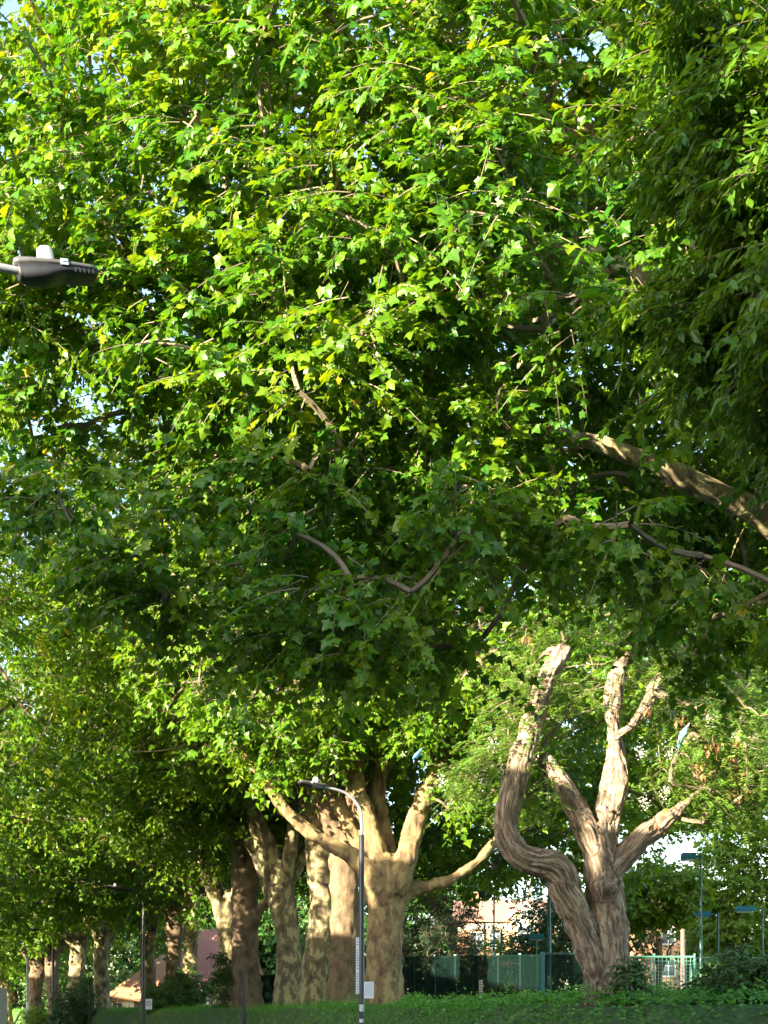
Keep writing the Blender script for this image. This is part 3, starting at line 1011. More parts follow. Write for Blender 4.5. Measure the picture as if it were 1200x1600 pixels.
for (px, D, w, bk, fk, lean, label, i) in row:
    b = P(px, 1580, D)
    b[2] = terrain(b[0], b[1])
    r = w * D / F / 2 * 0.92
    g = np.random.default_rng(100 + i)
    lines = auto_limbs(b, r, fk, (17 if i < 6 else 10.5) + g.uniform(0, 3), 5.0, 5, lean, 200 + i)
    if i == 2:      # long low limb reaching left over the road
        lines.append(([b + [0, 0, 4.5], P(425, 1330, 55.5), P(405, 1280, 55), P(380, 1240, 54), P(340, 1200, 53)], [0.42, 0.3, 0.24, 0.18, 0.08]))
    if i == 5:
        lines.append(([b + [0, 0, 4.2], P(300, 1400, 73.5), P(280, 1365, 73), P(250, 1352, 72.5), P(215, 1352, 72), P(180, 1340, 71)], [0.4, 0.34, 0.3, 0.26, 0.2, 0.1]))
    if i == 7:
        lines.append(([b + [0, 0, 4.0], P(240, 1420, 81), P(225, 1395, 80.5), P(205, 1370, 80), P(190, 1340, 79)], [0.4, 0.34, 0.26, 0.2, 0.1]))
    if i == 3:
        lines.append(([b + [0, 0, 3.2], P(395, 1440, 59.6), P(410, 1415, 59.4), P(425, 1395, 59), P(440, 1370, 58)], [0.3, 0.26, 0.2, 0.16, 0.08]))
    off = (-1.5, -1.5, 15.0) if i < 6 else (-1.5, -1.5, 9.2)
    n = 400 if i < 6 else 220
    ex = None
    if i == 3:
        ex = tufts([(330, 1260, 57, 12), (280, 1220, 56, 14), (380, 1215, 56, 10), (230, 1260, 57, 12), (420, 1260, 57, 5)])
    if i == 5:
        ex = tufts([(190, 1290, 70, 12), (250, 1270, 70, 10), (320, 1270, 71, 6), (150, 1270, 68, 12), (295, 1400, 72, 2)])
    if i == 7:
        ex = tufts([(120, 1380, 78, 14), (60, 1350, 78, 14), (180, 1400, 79, 8), (20, 1300, 76, 14), (100, 1300, 77, 12), (230, 1480, 80, 2)])
    if i == 10:
        ex = tufts([(20, 1430, 98, 14), (70, 1440, 98, 8), (140, 1430, 98, 8), (-20, 1400, 98, 8)])
    if i == 12:
        ex = tufts([(20, 1490, 118, 14), (-20, 1470, 118, 12), (40, 1510, 118, 5), (60, 1470, 118, 6)])
    C, ce = crown_for(b, off, (9.8, 8.5, 10.0 if i < 6 else 4.8), n, 8.2 if 3 <= i <= 5 else 6.2 if i > 2 else 9.0, mind=1.1, extra=ex)
    plane_tree(label, tuple(b), r, lines, C, ce, 30 + i, BK[bk], group=ROW, crad=1.05, nt=8, nl=7, lsize=0.30 if D < 85 else 0.36, voxel=0.08)

# =================================================================== TREES BEHIND
def back_tree(label, x, y, r, fork, top, spread, c_off, rad, n, zlow, leaf, name='broadleaf_tree', lsize=0.28, mind=0.9, crad=0.9, bark=None, seed=0, inner=0.4, cat='tree', group=None, nt=9, nl=8):
    b = (x, y, float(terrain(np.array(x), np.array(y))))
    lines = auto_limbs(b, r, fork, top, spread, 4, (0, 0), 300 + seed)
    C, ce = crown_for(b, c_off, rad, n, zlow, mind=mind, inner=inner)
    return plane_tree(label, b, r, lines, C, ce, 60 + seed, bark or BARK_RB, leaf, group=group, crad=crad, nt=nt, nl=nl, lsize=lsize, voxel=0.1, name=name, cat=cat)


back_tree('large dark plane tree behind the twisted tree, its crown hanging low at the right', 18.5, 50, 0.6, 6, 20, 6, (-1.5, -1, 16.5), (12.5, 8, 12), 760, 7.6, LEAF_R, 'plane_tree', 0.30, 0.95, seed=1)
back_tree('dark plane tree hidden behind the tan trunk, its shady crown spreading right', 0.6, 64, 0.5, 7, 20, 6, (2, 0, 11.5), (11.5, 7, 7), 520, 6.2, LEAF_R, 'plane_tree', 0.32, 0.95, seed=2)
back_tree('tall shady plane tree far behind the twisted trunk, filling the sky above the court', 17.3, 100, 0.4, 8, 28, 6, (0, 0, 22), (15, 6, 13), 700, 14.5, LEAF_R, 'plane_tree', 0.40, 1.0, seed=9, crad=1.1)
back_tree('tall plane tree beyond the right edge behind the wire fence', 26.5, 66, 0.4, 8, 22, 6, (-1, 0, 17.5), (10, 6, 10), 560, 10.3, LEAF_R, 'plane_tree', 0.40, 1.0, seed=10, crad=1.1)
back_tree('plane tree on the near pavement, sunlit crown filling the left edge below the lamp head', -19.6, 46.5, 0.5, 6, 24, 6, (0.8, -0.5, 17.5), (9.8, 8.5, 12.0), 700, 7.0, LEAF_R, 'plane_tree', 0.26, 1.0, seed=11)
back_tree('farther plane tree on the near pavement, its sunlit crown showing at the left edge', -28.6, 69.5, 0.5, 6, 24, 6, (0.5, -0.5, 13.5), (11, 8.5, 8.0), 400, 6.5, LEAF_R, 'plane_tree', 0.34, 1.1, seed=12, crad=1.1)
back_tree('bright lime green tree beyond the court at the right edge', 26.0, 88, 0.4, 3, 11, 4, (0, 0, 7.0), (5.6, 5, 6.8), 420, 1.4, LEAF_LIME, 'lime_tree', 0.34, 0.7, seed=3)
back_tree('small bright maple between the tall floodlight mast and the brick house', 16.8, 78, 0.2, 3, 7, 2, (0, 0, 6.6), (2.7, 2.5, 2.2), 130, 5.2, LEAF_LIME, 'maple_tree', 0.30, 0.5, crad=0.7, seed=4)
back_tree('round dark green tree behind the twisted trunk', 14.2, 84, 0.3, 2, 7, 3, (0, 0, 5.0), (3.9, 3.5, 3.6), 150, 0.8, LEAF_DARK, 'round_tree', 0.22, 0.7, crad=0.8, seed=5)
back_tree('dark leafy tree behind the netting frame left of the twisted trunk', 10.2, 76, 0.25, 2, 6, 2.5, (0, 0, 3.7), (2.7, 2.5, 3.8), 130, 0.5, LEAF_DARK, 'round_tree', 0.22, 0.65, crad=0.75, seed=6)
back_tree('pale bushy tree in front of the tiled house', 7.4, 80, 0.15, 1.0, 3, 2, (0, 0, 2.0), (3.3, 2, 2.5), 110, 0.3, LEAF_LIME, 'bushy_tree', 0.2, 0.6, crad=0.7, seed=7)
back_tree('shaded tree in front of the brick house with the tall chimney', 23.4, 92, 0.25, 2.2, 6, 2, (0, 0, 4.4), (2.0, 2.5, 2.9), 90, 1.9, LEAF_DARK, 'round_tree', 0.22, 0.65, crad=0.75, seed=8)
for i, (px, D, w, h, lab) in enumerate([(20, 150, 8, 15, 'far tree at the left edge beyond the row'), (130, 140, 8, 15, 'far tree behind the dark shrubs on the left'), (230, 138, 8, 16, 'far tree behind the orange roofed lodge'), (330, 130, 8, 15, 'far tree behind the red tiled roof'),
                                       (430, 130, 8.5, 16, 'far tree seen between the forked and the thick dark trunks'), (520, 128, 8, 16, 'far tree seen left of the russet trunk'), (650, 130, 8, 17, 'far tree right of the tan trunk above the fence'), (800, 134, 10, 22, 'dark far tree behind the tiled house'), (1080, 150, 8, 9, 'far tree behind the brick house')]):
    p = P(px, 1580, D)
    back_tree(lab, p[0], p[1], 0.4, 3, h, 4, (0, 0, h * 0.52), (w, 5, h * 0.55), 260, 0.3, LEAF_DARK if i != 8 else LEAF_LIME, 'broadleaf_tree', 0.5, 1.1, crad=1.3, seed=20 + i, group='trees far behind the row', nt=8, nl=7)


def bush(label, px, D, w, h, leaf, n, lsize, name='shrub', group=None, dens=9, depth=None, cat='shrub', zoff=0.0, shape=OVAL, tri=OVAL_T, crad=0.4, upw=0.75):
    p = P(px, 1580, D)
    b = np.array([p[0], p[1], float(terrain(np.array(p[0]), np.array(p[1]))) + zoff])
    root = empty(name, label, cat, tuple(b), 0, group)
    C = ellipsoid(n, b + [0, 0, h * 0.5], (w / 2, depth or w / 2, h * 0.55), zmin=b[2] + 0.1, inner=0.1, mind=crad * 0.4)
    mb = MB()
    st = []
    for i in range(7):
        a = i * 0.9
        st.append(([b + [math.cos(a) * 0.08, math.sin(a) * 0.08, -0.1], b + [math.cos(a) * w * 0.12, math.sin(a) * w * 0.12, h * 0.35], b + [math.cos(a) * w * 0.2, math.sin(a) * w * 0.2, h * 0.75]]))
    sm = MB()
    nodes = []
    for pts in st:
        q, r = catmull(pts, [0.035, 0.025, 0.012], 0.2)
        sm.tube(q, r, 6)
        nodes.append(q)
    pts, rad = link_clusters(C, np.vstack(nodes), None, b)
    v, q = tubes(pts, np.minimum(rad, 0.03), 4)
    mb.add(v, quads=q, mat=1)
    foliage(mb, C, b + [0, 0, h * 0.3], crad, dens, 8, lsize, shape, tri, tw=0.004, droop=0.2, upw=upw)
    me = sm.mesh('stem', True)
    relative(b, me)
    link('stem', me, TWIG_D, root)
    cm = mb.mesh('crown')
    relative(b, cm)
    link('crown', cm, [leaf, TWIG_D], root)


bush('big dark bluish evergreen behind the green fence', 690, 59, 4.0, 5.0, LEAF_YEW, 260, 0.10, 'evergreen_tree', cat='tree', shape=LANCE, tri=LANCE_T, crad=0.5, dens=16)
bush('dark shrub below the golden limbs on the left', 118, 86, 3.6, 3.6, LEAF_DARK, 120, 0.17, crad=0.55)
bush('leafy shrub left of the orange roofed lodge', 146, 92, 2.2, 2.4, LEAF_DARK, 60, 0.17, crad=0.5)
bush('pale green shrub by the white based lamp post', 55, 96, 2.2, 2.8, LEAF_LIME, 60, 0.18, crad=0.5)
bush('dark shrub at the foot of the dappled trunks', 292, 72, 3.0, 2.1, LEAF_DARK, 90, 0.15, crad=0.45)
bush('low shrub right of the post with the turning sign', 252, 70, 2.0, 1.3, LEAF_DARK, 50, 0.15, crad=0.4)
bush('leafy sprig growing against the sunlit bulging trunk', 350, 60, 0.9, 2.6, LEAF_DARK, 26, 0.16, crad=0.4)
bush('leafy weed shrub growing against the twisted trunk foot', 985, 28.6, 0.7, 0.95, LEAF_DARK, 28, 0.11, crad=0.3)
bush('wide dark weed shrub in front of the court fence', 1130, 27, 1.3, 0.8, LEAF_DARK, 50, 0.11, crad=0.3)
bush('tall elder sapling in front of the court fence', 1142, 26, 0.6, 1.35, LEAF_DARK, 16, 0.14, crad=0.28, shape=LANCE, tri=LANCE_T)
bush('low dark shrub at the right edge of the verge', 1190, 25, 1.1, 0.95, LEAF_DARK, 45, 0.12, crad=0.3)
bush('pale shrub behind the wire fence by the pale post', 1110, 66, 2.0, 2.4, LEAF_LIME, 60, 0.15, crad=0.45)

# =================================================================== STREET FURNITURE
BLACK = plain('black_paint', (0.02, 0.021, 0.023), 0.35, var=0.2)
GREY = plain('grey_paint', (0.22, 0.23, 0.24), 0.45)
DGREY = plain('lantern_grey', (0.075, 0.072, 0.07), 0.45, var=0.1)
DBOT = plain('lantern_bowl', (0.014, 0.014, 0.016), 0.5)
CELL = plain('photocell_white', (0.72, 0.66, 0.58), 0.5)
STEEL = plain('clip_steel', (0.55, 0.55, 0.52), 0.35, metal=0.6)
WHITE = plain('white_paint', (0.75, 0.75, 0.74), 0.5, var=0.04)
SIGNW = plain('sign_white', (0.72, 0.75, 0.80), 0.4, var=0.03)
INK = plain('sign_ink', (0.05, 0.06, 0.09), 0.5)
INKG = plain('sign_grey_print', (0.30, 0.34, 0.38), 0.5)
RED = plain('sign_red', (0.45, 0.06, 0.06), 0.5)
TEAL = plain('court_teal', (0.008, 0.09, 0.10), 0.4, var=0.1)
TEALH = plain('floodlight_teal', (0.015, 0.14, 0.20), 0.35, var=0.1)
COURT_G = plain('court_green', (0.008, 0.04, 0.03), 0.5)
WIRE_L = plain('wire_pale_green', (0.10, 0.27, 0.19), 0.45)
TIMBER = plain('weathered_post', (0.12, 0.095, 0.085), 0.85, var=0.2)


def street_lamp(label, base, rz, group, mats, pole_r=0.07, white_base=False, cell=True):
    """pole, swan neck and lantern; the arm points along local +X"""
    root = empty('street_lamp', label, 'street lamp', base, rz, group)
    H = 6.62
    m = MB()
    m.tube([(0, 0, 0), (0, 0, 1.2), (0, 0, 1.25), (0, 0, H), (0, 0, H + 0.04)], [0.085, 0.085, pole_r, pole_r, 0.05], 16)
    m.build('pole', mats[0], root, True)
    if white_base:  # white length round the lower pole
        m = MB()
        m.tube([(0, 0, 1.3), (0, 0, 3.2)], pole_r + 0.02, 14)
        m.build('section', WHITE, root, True)
    a = MB()
    pts, rad = catmull([(0, 0, H - 0.05), (0, 0, H + 0.45), (0.08, 0, H + 0.8), (0.38, 0, H + 1.1), (0.75, 0, H + 1.22), (1.12, 0, H + 1.25)], [0.042, 0.042, 0.04, 0.038, 0.036, 0.034], 0.05)
    a.tube(pts, rad, 12)
    a.build('arm', mats[1], root, True)
    z0 = H + 1.25
    x0 = 1.05
    # lantern: deep at the arm end, stepping up to a thin tip
    hd = MB()
    prof = [(0.0, 0.075), (0.02, -0.06), (0.06, -0.10), (0.24, -0.11), (0.34, -0.085), (0.42, -0.05), (0.50, -0.04), (0.74, -0.045), (0.76, 0.0), (0.75, 0.035), (0.70, 0.05), (0.36, 0.062)]
    hw = [0.07, 0.08, 0.09, 0.115, 0.13, 0.135, 0.14, 0.13, 0.12, 0.12, 0.12, 0.11]
    top = MB()
    n = len(prof)
    # upper shell: straight canopy with rounded sides
    xs = np.array([0.0, 0.03, 0.12, 0.3, 0.5, 0.7, 0.75, 0.77])
    zt = np.array([0.085, 0.095, 0.088, 0.078, 0.068, 0.06, 0.05, 0.03])
    zm = np.array([0.03, 0.028, 0.026, 0.022, 0.018, 0.014, 0.012, 0.012])
    wd = np.array([0.06, 0.085, 0.115, 0.145, 0.15, 0.14, 0.115, 0.09])
    xf = np.concatenate([np.linspace(0, 0.05, 5), np.linspace(0.08, 0.70, 22), np.linspace(0.72, 0.77, 5)])
    aa = np.linspace(0, math.pi, 13)
    cy, sz = np.sign(np.cos(aa)) * np.abs(np.cos(aa)) ** 0.45, np.abs(np.sin(aa)) ** 0.55
    rings = [[(x0 + x, -np.interp(x, xs, wd) * cy[k], z0 + np.interp(x, xs, zm) + (np.interp(x, xs, zt) - np.interp(x, xs, zm)) * sz[k]) for k in range(13)] for x in xf]

    def loft(mb, rings):
        R = np.array(rings)
        k, s, _ = R.shape
        I = np.arange(k * s).reshape(k, s)
        q = np.stack([I[:-1], np.roll(I, -1, 1)[:-1], np.roll(I, -1, 1)[1:], I[1:]], -1).reshape(-1, 4)
        tr = [[I[0, 0], I[0, j + 1], I[0, j]] for j in range(1, s - 1)] + [[I[-1, 0], I[-1, j], I[-1, j + 1]] for j in range(1, s - 1)]
        mb.add(R.reshape(-1, 3), tris=tr, quads=q)
    loft(top, rings)
    hdo = top.build('lantern', DGREY, root, True)
    # lower body: deep gear housing then thin optic
    low = MB()
    zb = np.array([-0.07, -0.10, -0.11, -0.10, -0.042, -0.04, -0.036, -0.02])
    xs2 = np.array([0.03, 0.05, 0.16, 0.30, 0.46, 0.6, 0.74, 0.755])
    zt2 = np.interp(xs2, xs, zm) - 0.004
    wd2 = np.interp(xs2, xs, wd) * 0.94
    xf2 = np.concatenate([np.linspace(0.03, 0.07, 5), np.linspace(0.09, 0.72, 26), np.linspace(0.735, 0.755, 3)])
    sm = lambda x, a: np.mean([np.interp(np.clip(x + e, 0.03, 0.755), xs2, a) for e in (-0.03, -0.015, 0, 0.015, 0.03)]) if 0.06 < x < 0.72 else np.interp(x, xs2, a)
    rings = [[(x0 + x, sm(x, wd2) * cy[k], z0 + sm(x, zt2) + (sm(x, zb) - sm(x, zt2)) * sz[k]) for k in range(13)] for x in xf2]
    loft(low, rings)
    low.build('gear_housing', DBOT if not cell else mats[2], hdo, True)
    for yy in (-1, 1):
        c = MB()
        c.box((x0 + 0.44, yy * 0.148, z0 + 0.035), (0.07, 0.018, 0.055))
        c.box((x0 + 0.44, yy * 0.158, z0 + 0.045), (0.045, 0.012, 0.02))
        c.build('clip', STEEL, hdo)
    for k in range(5):
        for yy in (-1, 1):
            g = MB()
            g.box((x0 + 0.54 + k * 0.04, yy * 0.137, z0 - 0.018), (0.012, 0.01, 0.04))
            g.build('vent', DBOT, hdo)
    pc = MB()
    pc.tube([(x0 + 0.30, 0, z0 + 0.07), (x0 + 0.30, 0, z0 + 0.10), (x0 + 0.30, 0, z0 + 0.103), (x0 + 0.30, 0, z0 + 0.20), (x0 + 0.30, 0, z0 + 0.215), (x0 + 0.30, 0, z0 + 0.218)], [0.085, 0.085, 0.078, 0.074, 0.066, 0.02], 20)
    pc.build('photocell', CELL, hdo, True)
    # the head tips up a little from the end of the arm
    tl = -0.12
    ct, st = math.cos(tl), math.sin(tl)
    hdo.rotation_euler = (0, tl, 0)
    hdo.location = (x0 - (ct * x0 + st * z0), 0, z0 - (-st * x0 + ct * z0))
    return root


an = math.atan2(nv[1], nv[0])
LG = 'street lamps along the road'
# lamp whose head hangs in at the left: arm comes from a pole outside the frame
hp = P(22, 421, 11.8)
bx = hp[:2] - nv * 1.05
street_lamp('grey street lamp head with white photocell hanging in from the left edge', (bx[0], bx[1], hp[2] - 7.87), an, LG, (GREY, GREY, DBOT))


def on_line(px, D, z=0.12):
    return np.array([(px - 600) / F * D, D, z])


b1 = on_line(565, 35.0)
street_lamp('black street lamp with swan neck, carrying a tall name strip and a notice plate', tuple(b1), an + math.pi, LG, (BLACK, GREY, DBOT), 0.075)
b2 = on_line(224, 61.0)
street_lamp('black street lamp under the trees beside the turning sign', tuple(b2), an + math.pi, LG, (BLACK, BLACK, DBOT), 0.07)
b3 = on_line(83, 87.5)
street_lamp('thin black street lamp with a small square sign, in front of the dark shrubs', tuple(b3), an + math.pi, LG, (BLACK, BLACK, DBOT), 0.085)
b4 = on_line(43, 100.0)
street_lamp('grey street lamp with a white sleeve low on its pole', tuple(b4), an + math.pi, LG, (GREY, GREY, DBOT), 0.085, True)


def plate(name, label, cat, c, w, h, group=None, deco=None, t=0.012):
    """flat sign facing the viewer's side of the road (-Y)"""
    root = empty(name, label, cat, tuple(c), 0, group)
    m = MB()
    m.box((0, 0, 0), (w, t, h))
    m.build('plate', SIGNW, root)
    if deco:
        deco(root, w, h, t)
    return root


def strip_deco(root, w, h, t):
    # a column of small dark capital-like marks, too small to read in the photo
    m = MB()
    g = np.random.default_rng(5)
    n = 21
    y = -t / 2 - 0.003
    for i in range(n):
        if i in (3, 12):
            continue
        z = h / 2 - 0.05 - i * (h - 0.1) / (n - 1)
        for k in range(3):
            m.box(((k - 1) * w * 0.2 + g.uniform(-0.003, 0.003), y, z + g.uniform(-0.006, 0.006)), (w * 0.13, 0.004, 0.034 * g.uniform(0.5, 1)))
        if g.uniform() < 0.6:
            m.box((0, y - 0.001, z), (w * 0.5, 0.003, 0.012))
    m.build('lettering', INK, root)
    for z in (h / 2 - 0.01, h * 0.18, -h * 0.12, -h / 2 + 0.01):
        m = MB()
        m.box((0.06, 0.02, z), (0.14, 0.03, 0.03))
        m.build('bracket', BLACK, root)


u1 = 35.0 / F
sp = P(559, 1509, 35.0)
plate('street_name_strip', 'tall narrow white strip sign lettered downwards on the left of the black lamp post', 'sign', (sp[0], sp[1] - 0.03, sp[2]), 5.6 * u1, 88 * u1, None, strip_deco)


def notice_deco(root, w, h, t):
    m = MB()
    g = np.random.default_rng(9)
    for i in range(12):
        z = h / 2 - 0.05 - i * (h - 0.09) / 12
        x = -w / 2 + 0.025
        while x < w / 2 - 0.04:
            l = g.uniform(0.015, 0.045)
            m.box((x + l / 2, -t / 2 - 0.003, z), (l, 0.004, 0.008))
            x += l + 0.008
    m.build('print', INKG, root)
    m = MB()
    m.box((-0.12, 0.012, h / 2 + 0.012), (0.22, 0.02, 0.025))
    m.build('bracket', BLACK, root)
    m = MB()
    m.box((-w / 2 - 0.06, 0.012, -h / 2 + 0.02), (0.12, 0.02, 0.025))
    m.build('bracket', BLACK, root)


sp = P(576.5, 1547, 35.0)
plate('notice_plate', 'pale notice plate with fine print fixed beside the black lamp post', 'notice', (sp[0], sp[1] - 0.06, sp[2]), 15 * u1, 26 * u1, None, notice_deco)
for (py, hh, lab) in [(1575, 0.19, 'upper worn white sticker on the black lamp post'), (1595, 0.10, 'lower small white sticker on the black lamp post')]:
    c = P(561.5, py, 34.9)
    m = MB()
    for k in range(6):
        a0, a1 = -2.35 + k * 0.25, -2.35 + (k + 1) * 0.25
        r = 0.0885
        q = [(b1[0] + math.cos(a) * r, b1[1] + math.sin(a) * r, z) for a, z in ((a0, c[2] - hh / 2), (a1, c[2] - hh / 2), (a1, c[2] + hh / 2), (a0, c[2] + hh / 2))]
        q2 = [(b1[0] + math.cos(a) * (r - 0.004), b1[1] + math.sin(a) * (r - 0.004), z) for a, z in ((a0, c[2] - hh / 2), (a1, c[2] - hh / 2), (a1, c[2] + hh / 2), (a0, c[2] + hh / 2))]
        m.add(q + q2, quads=[[0, 1, 2, 3], [7, 6, 5, 4], [0, 4, 5, 1], [3, 2, 6, 7]])
    tag(m.build('sticker', plain('sticker_white_%d' % py, (0.55, 0.56, 0.55), 0.6, var=0.5, scale=25)), lab, 'sticker')


def turn_deco(root, w, h, t):
    y = -t / 2 - 0.003
    m = MB()
    n = 28
    R0, R1 = w * 0.40, w * 0.31
    v, q = [], []
    for i in range(n):
        a = i * 2 * math.pi / n
        v += [(R0 * math.cos(a), y, R0 * math.sin(a) + h * 0.06), (R1 * math.cos(a), y, R1 * math.sin(a) + h * 0.06), (R0 * math.cos(a), y + 0.004, R0 * math.sin(a) + h * 0.06), (R1 * math.cos(a), y + 0.004, R1 * math.sin(a) + h * 0.06)]
        j = (i + 1) % n
        q += [[4 * i, 4 * i + 1, 4 * j + 1, 4 * j], [4 * i, 4 * j, 4 * j + 2, 4 * i + 2], [4 * i + 1, 4 * i + 3, 4 * j + 3, 4 * j + 1]]
    m.add(v, quads=q)
    m.build('ring', RED if h > 0.45 else INKG, root)
    m = MB()
    m.box((w * 0.03, y, h * 0.02), (w * 0.08, 0.004, h * 0.26))
    m.box((-w * 0.04, y, h * 0.15), (w * 0.14, 0.0045, h * 0.05))
    m.build('arrow', INK, root)
    m = MB()
    m.box((-w * 0.55, 0.015, h * 0.25), (w * 0.4, 0.03, 0.03))
    m.build('bracket', BLACK, root)
    m = MB()
    m.box((-w * 0.55, 0.015, -h * 0.25), (w * 0.4, 0.03, 0.03))
    m.build('bracket', BLACK, root)


c = P(232.5, 1569, 60.9)
plate('traffic_sign', 'white square sign with a ring and arrow on the black lamp under the trees', 'sign', c, 0.31, 0.50, None, turn_deco)
c = P(90.5, 1582, 87.4)
plate('traffic_sign', 'small white square sign on the thin black lamp before the shrubs', 'sign', c, 0.36, 0.44, None, turn_deco)

# short posts along the verge
p = on_line(378, 45.6)
root = empty('leaning_post', 'black post leaning to the right below the thick dark trunk', 'post', tuple(p))
m = MB()
tp = np.array([0.12, 0.05, 3.2])
m.tube([(-0.02, 0, -0.1), tuple(tp * 0.5), tuple(tp)], [0.085, 0.08, 0.075], 14)
m.build('shaft', BLACK, root, True)
m = MB()
m.tube([tuple(tp), tuple(tp * 1.01), tuple(tp * 1.03)], [0.09, 0.09, 0.03], 14)
m.build('cap', BLACK, root, True)
m = MB()
m.box((0.0, -0.06, 1.75), (0.13, 0.1, 0.16), 0.2)
m.build('clamp', BLACK, root)
p = on_line(141, 74.5)
root = empty('sign_post', 'short black post in front of the leafy shrub left of the lodge', 'post', tuple(p))
m = MB()
m.tube([(0, 0, 0), (0, 0, 3.6)], 0.07, 12)
m.build('shaft', BLACK, root, True)
m = MB()
m.tube([(0, 0, 3.6), (0, 0, 3.64), (0, 0, 3.68)], [0.085, 0.085, 0.02], 12)
m.build('cap', BLACK, root, True)
p = on_line(8, 112)
root = empty('marker_post', 'pale grey marker post at the far left edge', 'post', tuple(p))
m = MB()
m.box((0, 0, 1.7), (0.24, 0.12, 3.4))
m.build('shaft', SIGNW, root)
m = MB()
for k in range(5):
    m.box((0, -0.063, 3.2 - k * 0.3), (0.12, 0.006, 0.1))
m.build('lettering', INKG, root)

# lorry glimpsed at the left edge
lp = NS(7.7, 84.0)
root = empty('box_lorry', 'white box lorry with red lower body glimpsed at the left edge', 'lorry', tuple(lp), math.atan2(dv[1], dv[0]))
m = MB()
m.box((0, 0, 2.45), (6.0, 2.3, 2.7))
m.build('cargo_box', WHITE, root)
m = MB()
m.box((0, 0, 0.85), (6.1, 2.2, 0.45))
m.build('chassis', RED, root)
m = MB()
m.prism([(3.05, -1.1, 0.6), (4.9, -1.1, 0.6), (4.9, -1.1, 1.5), (4.5, -1.1, 2.5), (3.05, -1.1, 2.6)], (0, 0, 0), (0, 2.2, 0))
m.build('cab', RED, root)
m = MB()
m.prism([(4.93, -0.95, 1.55), (4.96, -0.95, 1.56), (4.58, -0.95, 2.42), (4.55, -0.95, 2.41)], (0, 0, 0), (0, 1.9, 0))
m.build('windscreen', DBOT, root)
for x in (-2.1, 3.9):
    for y in (-1, 1):
        m = MB()
        m.tube([(x, y * 0.85, 0.45), (x, y * 1.1, 0.45)], 0.45, 20)
        w = m.build('wheel', BLACK, root, False)
        m = MB()
        m.tube([(x, y * 1.1, 0.45), (x, y * 1.115, 0.45)], 0.24, 16)
        m.build('rim', STEEL, w)

# =================================================================== COURT: fences, masts
def mesh_fence(name, label, p0, p1, z0, h, cell, wire, mat_w, mat_p, nposts, cellv=None, post=0.06, rail=False):
    p0, p1 = np.array(p0, float), np.array(p1, float)
    L = np.linalg.norm(p1 - p0)
    d = (p1 - p0) / L
    a = math.atan2(d[1], d[0])
    root = empty(name, label, 'fence', (p0[0], p0[1], z0), a)
    m = MB()
    for x in np.arange(0, L, cell):
        m.box((x, 0, h / 2), (wire, wire, h))
    for z in np.arange(0.05, h, cellv or cell):
        m.box((L / 2, wire * 1.02, z), (L, wire, wire))
    m.box((L / 2, 0, h + 0.01), (L, 0.04, 0.04))
    m.build('mesh_panel', mat_w, root)
    for x in np.linspace(0, L, nposts):
        m = MB()
        m.box((x, 0.06 + post / 2, h / 2 + 0.03), (post, post, h + 0.1))
        m.box((x, 0.06 + post / 2, h + 0.09), (post * 1.15, post * 1.15, 0.03))
        m.build('post', mat_p, root)
    return root


NETG = plain('fence_netting', (0.005, 0.016, 0.013), 0.95)
NETG.node_tree.nodes['Principled BSDF'].inputs['Specular IOR Level'].default_value = 0.05
mesh_fence('mesh_fence', 'dark green mesh fence in front of the bluish evergreen', P(612, 1580, 56)[:2], P(846, 1580, 54)[:2], 2.15, 2.35, 0.05, 0.024, NETG, TEAL, 8, 0.05, 0.10)
mesh_fence('mesh_fence', 'dark green fence glimpsed between the shaded trunks on the left', P(330, 1580, 84)[:2], P(520, 1580, 74)[:2], 2.4, 2.2, 0.06, 0.025, NETG, COURT_G, 8, 0.06, 0.08)
mesh_fence('wire_fence', 'pale green wire grid fence right of the twisted trunk', P(960, 1580, 40)[:2], P(1086, 1580, 40)[:2], 2.2, 1.50, 0.125, 0.016, WIRE_L, WIRE_L, 3, 0.11, 0.05)
mesh_fence('wire_fence', 'faint green wire fence behind the elder sapling at the right', P(1080, 1580, 58)[:2], P(1290, 1580, 58)[:2], 2.3, 2.3, 0.12, 0.013, WIRE_L, WIRE_L, 6, 0.12, 0.07)

# tennis court frame with netting (left of twisted trunk)
D = 46.0
u = D / F
a, b_ = P(848, 1580, D), P(935, 1580, D)
z0 = float(terrain(np.array(a[0]), np.array(a[1])))
root = empty('court_gate', 'green court gate frame with dark netting, left of the twisted trunk', 'gate', (a[0], a[1], z0))
W = b_[0] - a[0]
zt = EYE + (1600 - 1490) * u - z0
zb = EYE + (1600 - 1557) * u - z0
for x in (0.0, W):
    m = MB()
    m.box((x, 0, zt / 2 + 0.03), (0.15, 0.12, zt + 0.06))
    m.build('post', TEAL, root)
for z in (zt, zb):
    m = MB()
    m.box((W / 2, 0, z), (W - 0.152, 0.07, 0.07))
    m.build('rail', COURT_G, root)
m = MB()
for x in np.arange(0.1, W, 0.05):
    m.box((x, 0.05, (zt + zb) / 2), (0.016, 0.016, zt - zb))
for z in np.arange(zb, zt, 0.05):
    m.box((W / 2, 0.068, z), (W, 0.016, 0.016))
m.build('netting', NETG, root)
m = MB()
m.tube([(-0.02, 0.1, zt * 0.65), (-0.3, 0.25, 0)], 0.035, 8)
m.build('brace', TEAL, root)


